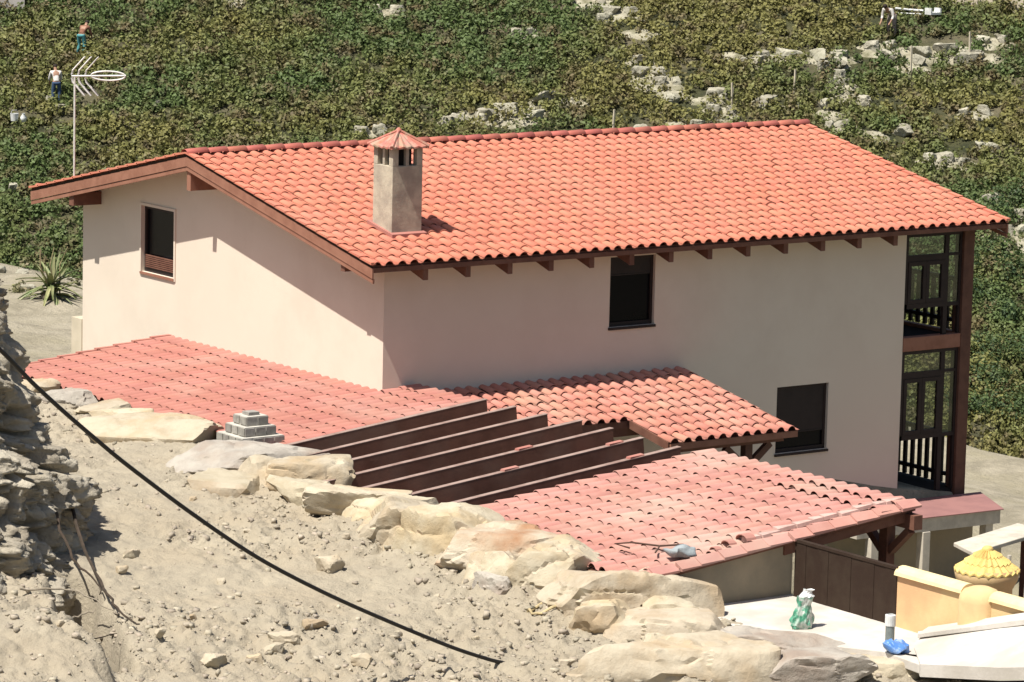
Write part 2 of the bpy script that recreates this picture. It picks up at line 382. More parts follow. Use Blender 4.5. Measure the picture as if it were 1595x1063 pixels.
# ------------------------------------------------------------------ roof tiles
def tiles(name, o, u, v, nu, nv, W, Lr, m, parent=None, H=.055, lip=.028, skip=None, clipz=None, jit=.006, raised=None):
    """o: top corner; u: across unit vector; v: down-slope unit vector; barrel tiles in nv courses of nu columns"""
    o, u, v = Vector(o), Vector(u).normalized(), Vector(v).normalized(); nn = u.cross(v).normalized()
    if nn.z < 0: nn = -nn
    prof = [(0, 0), (.05, .42), (.14, .76), (.25, .97), (.34, 1.), (.44, .93), (.55, .68), (.63, .30), (.68, .04), (.84, -.10), (1.0, 0)]
    P = np.array(prof); K = len(P); Vs = []; Fs = []; base = 0
    on, un, vn_, nv_ = np.array(o), np.array(u), np.array(v), np.array(nn)
    for r in range(nv):
        for c in range(nu):
            if skip and skip(c*W, r*Lr): continue
            ju, jv, jn, tw = rng.normal(0, jit, 4); jn = abs(jn)*.6+(raised(r, c) if raised else 0); jv *= 1.6
            lay = []
            eav = 1.35 if r == nv-1 else 1.
            hp = np.clip(P[:,1], 0, 1)**.7
            for (vv, hh, sc, th) in ((r*Lr-.01, 0., .92, 0.), ((r+1)*Lr+.03+jv, 1., 1., 0.), ((r+1)*Lr+.03+jv, 1., 1., .011)):
                uu = (c+.34+(P[:,0]-.34)*sc)*W+ju*1.2+tw*(vv-r*Lr)
                h_ = P[:,1]*H*(1. if hh == 0 else eav)+hh*(.006+jn+(lip)*hp)-th
                lay.append(on+uu[:,None]*un+vv*vn_+h_[:,None]*nv_)
            # last ring: hollow under hump -> only thickness strip then a recessed front
            Vs.append(np.concatenate(lay[:3]));
            for a in (0, 1):
                for k in range(K-1): Fs.append((base+a*K+k, base+a*K+k+1, base+(a+1)*K+k+1, base+(a+1)*K+k))
            base += 3*K
    return npmesh(name, np.concatenate(Vs), np.array(Fs), m, parent, smooth=False)
def ridge(name, p, q, r, Lt, m, parent, lift=.0):
    p, q = Vector(p), Vector(q); d = (q-p); n_ = max(1, round(d.length/Lt)); d.normalize(); Lt = (q-p).length/n_
    sd = d.cross(Vector((0,0,1))).normalized(); u = sd.cross(d)
    mb = MB()
    for i in range(n_):
        a = p+d*(i*Lt-.02); b = p+d*((i+1)*Lt+.03); vs = []; K = 9
        ra, rb = r*.9, r*1.04
        for (e, rr, h) in ((a, ra, 0), (b, rb, .012), (b, rb-.018, .012)):
            for k in range(K):
                t = math.pi*k/(K-1)*1.0; vs.append(e+sd*math.cos(t)*rr+u*(math.sin(t)*rr*.62+h+lift)+Vector((0,0,random.gauss(0,.0015))))
        mb.add(vs, [(s*K+k, s*K+k+1, (s+1)*K+k+1, (s+1)*K+k) for s in (0,1) for k in range(K-1)])
    return mb.build(name, m, parent, smooth=True)

# ------------------------------------------------------------------ house
G, O_ = .645, .581
ZE, ZR, YR, LR_, LW, W_, YB, SL = 5.128, 6.399, 5.383, 13.596, 11.618, 10.23, 11.09, .21307
house = thing('house', (0, 0, 0), 'two storey plastered house with a long orange tiled gable roof and wooden loggias', 'house')
def roofz(y): return ZR-SL*abs(y-YR)           # tile bed plane
def wall_sheet(name, axis, c, a0, a1, z0, topfn, holes, m, inward, extra=(), reveal=.16):
    """wall in plane axis=c ('x' or 'y'), openings get reveals"""
    A = sorted({a0, a1, *extra, *[h for H_ in holes for h in H_[:2]]}); mb = MB()
    def P(a, z, d=0): return (c+inward*d, a, z) if axis == 'x' else (a, c+inward*d, z)
    for i in range(len(A)-1):
        l, r = A[i], A[i+1]; mid = (l+r)/2
        hs = sorted([H_ for H_ in holes if H_[0] <= mid <= H_[1]], key=lambda h: h[2]); z = z0
        for H_ in hs:
            mb.add([P(l,z),P(r,z),P(r,H_[2]),P(l,H_[2])], [(0,1,2,3)]); z = H_[3]
        mb.add([P(l,z),P(r,z),P(r,topfn(r)),P(l,topfn(l))], [(0,1,2,3)])
    for (l, r, b, t) in holes:
        for (p, q) in (((l,b),(r,b)),((r,b),(r,t)),((r,t),(l,t)),((l,t),(l,b))):
            mb.add([P(*p),P(*q),P(*q,reveal),P(*p,reveal)], [(0,1,2,3)])
    return mb.build(name, m, house)
GW = (6.855, 8.029, 3.941, 5.167)   # gable window
W2 = (4.751, 5.744, 3.637, 4.876)
W3 = (8.625, 9.847, 1.044, 2.274)
ztop = lambda y: roofz(y)-.16
wall_sheet('gable_wall', 'x', 0, 0, W_, -.6, ztop, [GW], 'plaster', 1, extra=(YR,))
wall_sheet('long_wall', 'y', 0, 0, LW, -.6, lambda x: roofz(0)-.16, [W2, W3], 'plaster', 1)
wall_sheet('end_wall', 'x', LW, 0, W_, -.6, ztop, [(.7,2.,0.02,2.1),(.7,2.,2.95,4.6),(4,6.2,0.02,2.1),(4,6.2,2.95,4.6)], 'plaster', -1, extra=(YR,))
wall_sheet('rear_wall', 'y', W_, 0, LW, -.6, lambda x: roofz(W_)-.16, [(3,4.2,3.6,4.9),(8,9.2,3.6,4.9)], 'plaster', -1)
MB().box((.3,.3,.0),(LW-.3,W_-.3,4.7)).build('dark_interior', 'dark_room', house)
# annex stub at far left of the gable wall
MB().box((-.02,10.23,-.3),(2.2,10.62,2.75)).build('buttress', 'annex_plaster', house)
def window(name, axis, c, hole, inward, shut=0., sill=True, lab=None, frm='frame_wood', mull=False):
    l, r, b, t = hole
    def bx(mb, a0, a1, z0, z1, d0, d1):
        d0, d1 = sorted((c+inward*d0, c+inward*d1))
        return mb.box((d0,a0,z0),(d1,a1,z1)) if axis == 'x' else mb.box((a0,d0,z0),(a1,d1,z1))
    w = MB(); fwid = .055; e = .003
    bx(w, l+e, l+fwid, b+e, t-e, .06, .13); bx(w, r-fwid, r-e, b+e, t-e, .06, .13)
    bx(w, l+fwid, r-fwid, b+e, b+fwid+.02, .06, .13); bx(w, l+fwid, r-fwid, t-fwid, t-e, .06, .13)
    if mull: bx(w, (l+r)/2-.03, (l+r)/2+.03, b+fwid+.02, t-fwid, .07, .125)
    win = w.build('window', frm, house)
    if lab: win['label'] = lab
    g = MB(); bx(g, l+fwid, r-fwid, b+fwid+.02, t-fwid, .10, .11); g.build('pane', 'dark_glass', win)
    if shut:
        s = MB(); bx(s, l+fwid+.004, r-fwid-.004, t-fwid-shut, t-fwid-.002, .066, .09); bx(s, l+fwid+.004, r-fwid-.004, t-fwid-shut-.025, t-fwid-shut-.001, .06, .095)
        s.build('shutter', 'shutter', win)
    if sill:
        s = MB(); bx(s, l-.02, r+.02, b-.045, b-.002, -.035, .05); s.build('sill', 'fascia' if axis == 'x' else 'frame_wood', win)
    return win
wg = window('window', 'x', 0, GW, 1, 0, True, 'small dark window high in the sunlit gable wall')
s_ = MB()
for k in range(7): s_.box((.03, GW[0]+.08, GW[2]+.09+k*.035), (.055, GW[1]-.08, GW[2]+.112+k*.035))
s_.build('slat_guard', 'wood', wg)
# thin lit trim round gable window
s_ = MB(); l, r, b, t = GW
for a in ((l-.05, l, b-.05, t+.05), (r, r+.05, b-.05, t+.05), (l, r, t, t+.05)): s_.box((-.022, a[0], a[2]), (-.002, a[1], a[3]))
s_.build('trim', 'plaster', wg)
window('window', 'y', 0, W2, 1, .26, True, 'upper window under the eave with a short roller blind')
w3 = window('window', 'y', 0, W3, 1, .80, True, 'lower window with brown shutter drawn down past halfway')

# main roof bed, tiles, ridge
nvec = Vector((0,-SL,-1)).normalized()
roof = MB()
T = .05
for (ya_, yb_) in ((-O_+.06, YR), (YR, YB-.06)):
    za, zb_ = roofz(ya_), roofz(yb_)
    x0, x1 = -G+.03, LR_-.03
    roof.hexa([(x0,ya_,za-T-.03),(x1,ya_,za-T-.03),(x1,yb_,zb_-T-.03),(x0,yb_,zb_-T-.03),(x0,ya_,za-.03),(x1,ya_,za-.03),(x1,yb_,zb_-.03),(x0,yb_,zb_-.03)])
roofo = roof.build('roof', 'wood', house)
slopeL = math.hypot(YR+O_, (YR+O_)*SL)
NV = 18; NU = 57
cw = (LR_+G)/NU; cl = slopeL/NV
def chim_skip(a, b): return False
tiles('front_tiles', (-G, YR, ZR-.012), (1,0,0), (0,-1,-SL), NU, NV, cw, cl, 'roof_tile', roofo, H=.037, lip=.020, jit=.004)
slopeB = math.hypot(YB-YR, (YB-YR)*SL)
tiles('rear_tiles', (LR_, YR, ZR-.012), (-1,0,0), (0,1,-SL), NU, 17, cw, slopeB/17, 'roof_tile', roofo)
ridge('ridge_tiles', (-G-.03, YR, ZR+.015), (LR_+.02, YR, ZR+.015), .12, .40, 'ridge_tile', roofo)
# verge: cover tiles over left & right edges
def stepped_verge(x, side):
    mb = MB()
    for (ya_, yb_, nseg) in ((YR, -O_, 18), (YR, YB, 17)):
        for i in range(nseg):
            y0 = ya_+(yb_-ya_)*i/nseg; y1 = ya_+(yb_-ya_)*(i+1.1)/nseg; z0, z1 = roofz(y0), roofz(y1)
            a, b = sorted((x, x+side*.10)); lo, hi = (.03, .055)
            mb.hexa([(a,y0,z0+.002),(b,y0,z0+.002),(b,y1,z1+.012),(a,y1,z1+.012),(a,y0,z0+lo),(b,y0,z0+lo),(b,y1,z1+hi),(a,y1,z1+hi)])
    return mb
stepped_verge(-G-.035, 1).build('verge_tiles', 'roof_tile', roofo)
stepped_verge(LR_+.035, -1).build('verge_tiles', 'roof_tile', roofo)
# verge shadow gap painted as a near-black strip, then barge boards, both gables
for xa, sgn in ((-G+.012, -1), (LR_-.012, 1)):
    b = MB()
    for (ya_, yb_) in ((-O_, YR), (YR, YB)):
        za, zb_ = roofz(ya_), roofz(yb_); a, c_ = sorted((xa, xa-sgn*.02))
        b.hexa([(a,ya_,za-.06),(c_,ya_,za-.06),(c_,yb_,zb_-.06),(a,yb_,zb_-.06),(a,ya_,za+.004),(c_,ya_,za+.004),(c_,yb_,zb_+.004),(a,yb_,zb_+.004)])
    b.build('verge_shade_strip', 'dark_brown', roofo)
for xa, sgn in ((-G, -1), (LR_, 1)):
    for (off, h, th, dx) in ((.055, .17, .03, .0), (.235, .07, .035, -.012)):
        b = MB()
        for (ya_, yb_) in ((-O_-.02, YR), (YR, YB+.02)):
            za, zb_ = roofz(ya_)-off, roofz(yb_)-off
            a, c_ = sorted((xa+sgn*dx, xa+sgn*(dx-th)))
            b.hexa([(a,ya_,za-h),(c_,ya_,za-h),(c_,yb_,zb_-h),(a,yb_,zb_-h),(a,ya_,za),(c_,ya_,za),(c_,yb_,zb_),(a,yb_,zb_)])
        b.build('barge_board', 'fascia', roofo)
# soffit boards (deck under the roof bed) and eave boards
for y_, y2 in ((-O_-.0, -O_+.035), (YB, YB-.035)):
    a, b_ = sorted((y_, y2)); z = roofz(-O_) if y_ < 0 else roofz(YB)
    MB().box((-G+.04, a, z-.135), (LR_-.04, b_, z-.055)).build('eave_board', 'wood', roofo)
# rafter tails: the 13 seen, then the rear ones
for i in range(13):
    x = .47+.867*i-.045; mb = MB()
    y0, y1 = .02, -.53; z0, z1 = roofz(y0)-.085, roofz(y1)-.085
    mb.hexa([(x,y1,z1-.25),(x+.10,y1,z1-.25),(x+.10,y0,z0-.20),(x,y0,z0-.20),(x,y1,z1),(x+.10,y1,z1),(x+.10,y0,z0),(x,y0,z0)])
    mb.build('rafter_tail', 'wood', house)
# purlin stubs on the left gable
for (y, h, w, dz) in ((YR, .50, .13, .12), (9.62, .24, .17, .20), (.36, .16, .12, .22)):
    z = roofz(y)-dz-.04
    MB().box((-G+.05, y-w/2, z-h), (.05, y+w/2, z)).build('purlin_end', 'fascia' if h == .50 else 'wood', house)

# chimney
ch = MB()
cx0, cx1, cy0, cy1 = .60, 1.215, .70, 1.285; zc0, zc1 = 5.2, 6.87
def chbox(mb, z0, z1): mb.box((cx0,cy0,z0),(cx1,cy1,z1))
hz0 = 6.58
chbox(ch, zc0, hz0)
t = .12
for (a, b) in (((cx0,cy0),(cx0+t,cy0+t)),((cx1-t,cy0),(cx1,cy0+t)),((cx0,cy1-t),(cx0+t,cy1)),((cx1-t,cy1-t),(cx1,cy1))):
    ch.box((a[0],a[1],hz0),(b[0],b[1],zc1-.0))
chim = ch.build('chimney', 'chimney_plaster', house, bevel=.008)
q = MB(); mx_, my_ = (cx0+cx1)/2, (cy0+cy1)/2
q.box((mx_-.03,cy0+.01,hz0),(mx_+.03,cy0+.08,zc1)); q.build('mullion', 'chimney_plaster', chim)
MB().box((cx0+.01,my_-.03,hz0),(cx0+.08,my_+.03,zc1)).build('mullion', 'chimney_plaster', chim)
MB().box((cx0+.14,cy0+.14,hz0-.02),(cx1-.14,cy1-.14,zc1)).build('flue', 'dark_room', chim)
cap = MB(); e = .075; pk = Vector((mx_, my_, 7.15)); zb_ = zc1
slab = MB().box((cx0-.05,cy0-.05,zc1+.001),(cx1+.05,cy1+.05,zc1+.035)); slab.build('cap_slab', 'chimney_plaster', chim)
cs = [Vector((cx0-e,cy0-e,zb_+.03)),Vector((cx1+e,cy0-e,zb_+.03)),Vector((cx1+e,cy1+e,zb_+.03)),Vector((cx0-e,cy1+e,zb_+.03))]
for i in range(4):
    a, b = cs[i], cs[(i+1)%4]; n_ = 5
    for k in range(n_):
        f0, f1 = k/n_, (k+1)/n_; nrm = ((b-a).cross(pk-a)).normalized(); nrm = nrm if nrm.z > 0 else -nrm
        ring = []
        for (s_, hh) in ((0, .0), (.5, .026), (1, 0)):
            ring.append((f0+(f1-f0)*s_, hh))
        vs = [a.lerp(b, f)+nrm*h for f, h in ring]+[a.lerp(b, f).lerp(pk, .93)+nrm*h*.3 for f, h in ring]+[a.lerp(b, f)+nrm*h-Vector((0,0,.03)) for f, h in ring]
        cap.add(vs, [(0,1,4,3),(1,2,5,4),(0,1,7,6),(1,2,8,7)])
for i in range(4):
    a = cs[i]; cap.tube([a+Vector((0,0,.01)), a.lerp(pk,.97)+Vector((0,0,.015))], [.035,.025], 6)
cap.lathe([(.05,7.13),(.055,7.16),(.03,7.20),(.001,7.21)], (mx_,my_), 8)
cap.build('cap', 'cap_tile', chim)
fl = MB(); fz = lambda y: roofz(y)+.055
fl.hexa([(cx0-.05,cy0-.10,fz(cy0-.10)-.1),(cx1+.05,cy0-.10,fz(cy0-.10)-.1),(cx1+.05,cy1+.1,fz(cy1+.1)-.1),(cx0-.05,cy1+.1,fz(cy1+.1)-.1),
         (cx0-.05,cy0-.10,fz(cy0-.10)),(cx1+.05,cy0-.10,fz(cy0-.10)),(cx1+.05,cy1+.1,fz(cy1+.1)),(cx0-.05,cy1+.1,fz(cy1+.1))])
fl.build('flashing', 'low_tile', chim)

# loggia on the right end
MB().box((11.5,.05,-3.6),(13.26,10.2,-.325)).build('plinth', 'plaster', house)
XP = 13.30; ZF = 2.9
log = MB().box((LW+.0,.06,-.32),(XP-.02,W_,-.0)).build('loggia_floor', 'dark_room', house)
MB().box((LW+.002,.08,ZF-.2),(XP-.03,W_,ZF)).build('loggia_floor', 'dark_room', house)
for y in (.10, 3.45, 6.8, 10.12):
    MB().box((XP-.26,y-.13 if y > .2 else -.03,-.3),(XP,y+.13,roofz(y)-.12)).build('loggia_post', 'post_wood', house, bevel=.012)
MB().box((LW+.003,-.02,ZF-.19),(XP-.262,.16,ZF+.07)).build('loggia_beam', 'fascia', house, bevel=.008)
MB().box((XP-.19,.24,ZF-.18),(XP-.03,W_,ZF+.06)).build('loggia_beam', 'fascia', house)
MB().box((LW+.003,-.02,roofz(0)-.34),(XP-.262,.14,roofz(0)-.17)).build('loggia_beam', 'wood', house)
def side_screen(z0, z1, zr):
    """glazed timber screen standing over the railing in the narrow side of the loggia"""
    x0, x1 = LW+.02, XP-.262; y0, y1 = .03, .09; xs = x1-.32   # main light | slim side light
    fr = MB(); w = .07
    fr.box((x0,y0,zr),(x0+w,y1,z1)); fr.box((xs-.10,y0,z0),(xs,y1,z1)); fr.box((x1-.05,y0,z0),(x1,y1,z1))
    fr.box((x0,y0,zr),(xs-.1,y1,zr+.09)); fr.box((x0+w,y0,z1-.07),(xs-.1,y1,z1)); fr.box((xs,y0,z1-.07),(x1-.05,y1,z1))
    zt = z1-.07-.34; fr.box((x0+w,y0,zt-.12),(xs-.1,y1,zt)); fr.box((xs,y0,zt-.05),(x1-.05,y1,zt)); fr.box((xs,y0,zr),(x1-.05,y1,zr+.07))
    f = fr.build('glazed_screen', 'frame_wood', house)
    xm = (x0+w+xs-.1)/2
    for a, b in ((x0+w+.005, xm-.003), (xm+.003, xs-.105)):
        d = MB(); d.box((a,y0-.01,zr+.095),(a+.075,y1-.02,zt-.125)); d.box((b-.075,y0-.01,zr+.095),(b,y1-.02,zt-.125))
        d.box((a+.075,y0-.01,zr+.095),(b-.075,y1-.02,zr+.17)); d.box((a+.075,y0-.01,zt-.2),(b-.075,y1-.02,zt-.125))
        d.build('casement', 'frame_wood', f)
        MB().box((a+.075,y0+.02,zr+.17),(b-.075,y0+.028,zt-.2)).build('pane', 'clear_glass', f)
    MB().box((x0+w,y0+.02,zt),(xs-.1,y0+.028,z1-.07)).build('pane', 'clear_glass', f)
    MB().box((xs,y0+.02,zt),(x1-.05,y0+.028,z1-.07)).build('pane', 'clear_glass', f)
    MB().box((xs,y0+.02,zr+.07),(x1-.05,y0+.028,zt-.05)).build('pane', 'clear_glass', f)
side_screen(.0, ZF-.19, 1.02); side_screen(ZF+.07, roofz(0)-.34, ZF+.60)
for z0 in (.0, ZF+.06):   # front railings
    for (ya_, yb_) in ((.24, 3.31), (3.59, 6.66), (6.94, 9.98)):
        r_ = MB().box((XP-.16,ya_,z0+.95),(XP-.07,yb_,z0+1.03)).build('front_railing', 'frame_wood', house)
        MB().box((XP-.15,ya_,z0+.17),(XP-.08,yb_,z0+.24)).build('lower_rail', 'frame_wood', r_)
        y = ya_+.05
        while y < yb_-.08: MB().box((XP-.14,y,z0+.03),(XP-.09,y+.085,z0+.95)).build('baluster', 'frame_wood', r_); y += .205

# lower roof on the gable side (A) and porch roof (B)
s1 = .112; A0 = 2.87
YA0, YA1 = -1.93, 6.95
lean = MB()
def slope_slab(mb, x0, x1, y0, y1, fz_, t0, t1):
    mb.hexa([(x0,y0,fz_(x0,y0)-t1),(x1,y0,fz_(x1,y0)-t1),(x1,y1,fz_(x1,y1)-t1),(x0,y1,fz_(x0,y1)-t1),
             (x0,y0,fz_(x0,y0)-t0),(x1,y0,fz_(x1,y0)-t0),(x1,y1,fz_(x1,y1)-t0),(x0,y1,fz_(x0,y1)-t0)]); return mb
fA = lambda x, y: A0+s1*x
slope_slab(lean, -3.35, -.002, YA0+.03, YA1-.03, fA, .035, .12)
slope_slab(lean, .0, .60, YA0+.03, -.002, fA, .035, .12)
leano = lean.build('side_roof', 'wood', house)
leano['label'] = 'low salmon tiled lean-to roof against the gable wall'
wA = .245; nA = round((YA1-YA0)/wA); LA = 3.45/9
dv = Vector((-1,0,-s1)).normalized()
tiles('side_tiles', (.02, YA1, A0+.0), (0,-1,0), dv, nA, 9, (YA1-YA0)/nA, LA, 'low_tile', leano, H=.030, lip=.020,
      skip=lambda a, b: False)
tiles('corner_tiles', (.68, -.03, A0+s1*.68), (0,-1,0), dv, 8, 2, 1.9/8, .36, 'low_tile', leano, H=.03, lip=.02)
m_ = MB()
for i in range(9):
    x0, x1 = -i*LA, -(i+1.06)*LA
    m_.hexa([(x1,YA1-.02,fA(x1,0)-.06),(x0,YA1-.02,fA(x0,0)-.06),(x0,YA1+.08,fA(x0,0)-.06),(x1,YA1+.08,fA(x1,0)-.06),
             (x1,YA1-.02,fA(x1,0)+.06),(x0,YA1-.02,fA(x0,0)+.03),(x0,YA1+.08,fA(x0,0)+.03),(x1,YA1+.08,fA(x1,0)+.06)])
m_.build('verge_tiles', 'low_tile', leano)
MB().box((-3.1,YA1-.35,-.3),(-.0,YA1-.15,fA(-3.1,0)-.125)).build('annex_wall', 'annex_plaster', house)
MB().box((-3.1,YA0+.3,-.3),(-2.9,YA1-.35,fA(-3.1,0)-.125)).build('annex_wall', 'annex_plaster', house)
sB = .193; B0 = 2.80; fB = lambda x, y: B0+sB*y
XB0, XB1, XB2, YB1, YB2 = .72, 3.70, 6.46, -2.03, -3.18
por = MB(); slope_slab(por, XB0, XB1, YB1+.05, -.002, fB, .03, .08); slope_slab(por, XB1, XB2-.03, YB2+.05, -.002, fB, .03, .08)
poro = por.build('porch_roof', 'wood', house); poro['label'] = 'small sunlit tiled porch roof under the long wall, longer at its right half'
dvB = Vector((0,-1,-sB)).normalized(); lenB = lambda y: -y*math.hypot(1, sB)
rowB = lenB(YB2)/9
tiles('porch_tiles', (XB0, 0, B0), (1,0,0), dvB, 12, 6, (XB1-XB0)/12, rowB*.97, 'porch_tile', poro, H=.042, lip=.026)
tiles('porch_tiles', (XB1, 0, B0), (1,0,0), dvB, 11, 9, (XB2-XB1)/11, rowB, 'porch_tile', poro, H=.042, lip=.026)
MB().box((XB0,YB1+.0,fB(0,YB1)-.15),(XB1-.003,YB1+.035,fB(0,YB1)-.02)).build('eave_board', 'wood', poro)
MB().box((XB1,YB2+.0,fB(0,YB2)-.13),(XB2,YB2+.035,fB(0,YB2)-.02)).build('eave_board', 'fascia', poro)
for x_ in (XB1-.035, XB2-.035):
    mb = MB(); y0, y1 = (YB1 if x_ < 5 else 0), YB2+.036
    mb.hexa([(x_,y1,fB(0,y1)-.14),(x_+.03,y1,fB(0,y1)-.14),(x_+.03,y0,fB(0,y0)-.14),(x_,y0,fB(0,y0)-.14),(x_,y1,fB(0,y1)-.0),(x_+.03,y1,fB(0,y1)-.0),(x_+.03,y0,fB(0,y0)-.0),(x_,y0,fB(0,y0)-.0)])
    mb.build('barge_board', 'wood', poro)
MB().box((XB0+.2,-2.0,2.12),(XB2-.2,-1.86,2.30)).build('porch_beam', 'wood', poro)
MB().box((XB1+.05,-3.05,1.98),(XB2-.2,-2.92,2.14)).build('porch_beam', 'wood', poro)
for (x_, y_) in ((XB1+.12, -2.98), (5.42, -2.98)):
    p_ = MB().box((x_,y_-.07,-.3),(x_+.16,y_+.07,1.98)); p_.build('porch_post', 'post_wood', poro, bevel=.008)
MB().bar((5.02,-2.98,1.98-.02), (5.42,-2.98,1.62), .09, .12).build('bracket', 'post_wood', poro)
MB().bar((6.0,-2.98,1.98-.02), (5.58,-2.98,1.62), .09, .12).build('bracket', 'post_wood', poro)
MB().box((2.6,-.12,-.3),(3.6,-.01,2.0)).build('porch_door', 'frame_wood', house)

# ------------------------------------------------------------------ pergola
perg = thing('pergola', (-1.3, -4.6, 0), 'pergola of seven dark brown sloping timber beams between the tiled roofs', 'pergola')
for i, y in enumerate((-2.02, -2.83, -3.66, -4.46, -5.28, -6.16, -7.08)):
    xe = (.70,.72,.74,.84,.84,.77,.78)[i]
    MB().bar((-4.1, y, A0+s1*-4.1-.08), (xe, y, A0+s1*xe-.08), .10, .25).build('beam', 'pergola_wood', perg, bevel=.006); MB().bar((-4.1, y, A0+s1*-4.1+.048), (xe, y, A0+s1*xe+.050), .104, .010).build('pale_top', 'pale_wood', bpy.data.objects[-1] if False else perg)  # second bar: thin paler strip along the top of each beam
for x in (-2.9, .25):
    MB().box((x-.07,-7.2,A0+s1*x-.44),(x+.07,-1.9,A0+s1*x-.24)).build('cross_beam', 'pergola_wood', perg)
for y in (-2.1, -7.0): MB().box((.18,y-.07,.5),(.32,y+.07,A0+s1*.25-.44)).build('post', 'pergola_wood', perg)
# wall on the bank side that carries the beams
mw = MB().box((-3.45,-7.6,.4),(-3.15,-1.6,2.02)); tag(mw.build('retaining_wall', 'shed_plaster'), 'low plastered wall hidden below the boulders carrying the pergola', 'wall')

# ------------------------------------------------------------------ carport (roof C)
car = thing('carport', (-1.5, -10, 1.2), 'carport with a salmon tiled sloping roof between pergola and patio', 'carport')
YC0, YC1 = -7.42, -12.28
XT = 1.12; C0 = 2.855; fC = lambda x, y: C0+s1*x-.0
cs_ = MB(); slope_slab(cs_, -4.05, XT-.06, YC1+.04, YC0-.02, fC, .03, .10)
croof = cs_.build('carport_roof', 'wood', car)
tiles('carport_tiles', (XT, YC0, C0+s1*XT), (0,-1,0), dv, 19, 14, (YC0-YC1)/19, 5.2/14, 'shed_tile', croof, H=.036, lip=.026, jit=.007, raised=lambda r, c: .028 if (r == 1 and c > 8) or (r == 0 and c > 8) else 0)
# verge strip of loose cut tiles along the near edge, half mortared
m_ = MB()
for i in range(13):
    L0 = 5.2/13; x1 = XT-.03-i*L0; x0 = x1-L0*(1.06 if i % 5 else .9); dy = random.uniform(-.012,.012); dz = random.uniform(0,.02)
    y0, y1 = YC1-.06+dy, YC1+.10+dy
    m_.hexa([(x0,y0,fC(x0,0)-.035),(x1,y0,fC(x1,0)-.035),(x1,y1,fC(x1,0)-.04),(x0,y1,fC(x0,0)-.04),(x0,y0,fC(x0,0)+.0+dz),(x1,y0,fC(x1,0)-.02+dz),(x1,y1,fC(x1,0)+.065),(x0,y1,fC(x0,0)+.075+dz)])
m_.build('verge_tiles', 'shed_tile', croof)
m_ = MB()
x = -1.9
while x < .75:
    w_ = random.uniform(.16,.34); y = YC1+.30+random.uniform(-.05,.05)
    m_.hexa([(x,y-.07,fC(x,0)+.03),(x+w_,y-.07,fC(x+w_,0)+.03),(x+w_,y+.07,fC(x,0)+.03),(x,y+.07,fC(x,0)+.03),(x,y-.06,fC(x,0)+.085),(x+w_,y-.06,fC(x+w_,0)+.085),(x+w_,y+.06,fC(x,0)+.10),(x,y+.06,fC(x,0)+.10)]); x += w_*1.05
m_.build('mortar_bed', 'pink_brick', croof)
MB().box((-4.,-12.2,fC(-4,0)-.16),(-3.95,-7.5,fC(-4,0)-.02)).build('eave_board', 'wood', croof)
b_ = MB(); slope_slab(b_, -1.35, XT-.10, YC1+.06, YC1+.20, fC, .11, .24); b_.build('edge_beam', 'wood', croof)
MB().box((.88,-12.42,2.63),(1.04,-7.5,2.84)).build('ridge_beam', 'wood', croof)
for y in (-11.75, -8.0): 
    MB().box((.89,y-.09,.3),(1.05,y+.09,2.63)).build('post', 'wood', car, bevel=.008)
MB().bar((.97,-12.25,2.60),(.97,-11.84,2.22),.10,.12,(1,0,0)).build('bracket', 'wood', car)
MB().bar((.97,-11.2,2.60),(.97,-11.66,2.22),.10,.12,(1,0,0)).build('bracket', 'wood', car)
wl = MB(); wl.hexa([(-4.,-12.18,.6),(-1.17,-12.18,.6),(-1.17,-12.0,.6),(-4.,-12.0,.6),(-4.,-12.18,fC(-4,0)-.11),(-1.17,-12.18,fC(-1.17,0)-.11),(-1.17,-12.0,fC(-1.17,0)-.11),(-4.,-12.0,fC(-4,0)-.11)])
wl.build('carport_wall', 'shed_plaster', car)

# ------------------------------------------------------------------ patio, parapet
PZ = 1.88
pat = MB().prism([(-3.3,-12.16),(-3.2,-13.2),(-2.95,-14.6),(-2.35,-15.5),(-2.45,-16.5),(-1.7,-16.6),(-1.1,-17.6),(-1.0,-19),(-1.15,-19),(-1.15,-12.16)], PZ-.13, PZ)
tag(pat.build('patio', 'concrete', bevel=.012), 'bright pale concrete patio slab', None, None, 'structure')
rp_ = [(-1.25,-14.95,1.90),(-1.25,-18.6,3.0),(-2.6,-18.9,2.40),(-2.6,-18.0,2.2),(-2.5,-16.4,1.90),(-1.9,-15.6,1.89)]
tag(MB().add([(x,y,z+.01) for x,y,z in rp_]+[(x,y,z-.16) for x,y,z in rp_], [tuple(range(6)), tuple(range(11,5,-1))]+[(i,(i+1)%6,6+(i+1)%6,6+i) for i in range(6)]).build('ramp', 'concrete'), 'sloping concrete ramp rising along the yellow parapet', None, None, 'structure')
tag(MB().hexa([(-1.30,-15.2,1.97),(-1.30,-18,2.80),(-1.62,-18,2.70),(-1.62,-15.35,1.94),(-1.30,-15.2,2.03),(-1.30,-18,2.88),(-1.62,-18,2.79),(-1.62,-15.35,2.00)]).build('ramp_kerb', 'concrete', bevel=.008), 'low raised kerb on the ramp', None, None, 'structure')
par = thing('parapet_wall', (-1.1, -15, PZ), 'yellow plastered parapet wall with a pale cap and rounded pier by the patio', 'wall')
XW = -1.24
MB().box((XW,-19,.9),(XW+.2,-14.482,2.60)).build('wall_body', 'yellow_plaster', par)
capb = MB(); K = 9
def capseg(mb, y0, y1, r=.15, z=2.60, h=.12):
    pts = [(XW+.1+r*math.cos(math.pi*k/(K-1)), z+h*math.sin(math.pi*k/(K-1))) for k in range(K)]
    vs = [(x,y0,z) for x,z in pts]+[(x,y1,z) for x,z in pts]
    mb.add(vs, [(k,k+1,K+k+1,K+k) for k in range(K-1)]+[tuple(range(K)), tuple(range(2*K-1,K-1,-1)), (0,K-1,2*K-1,K)])
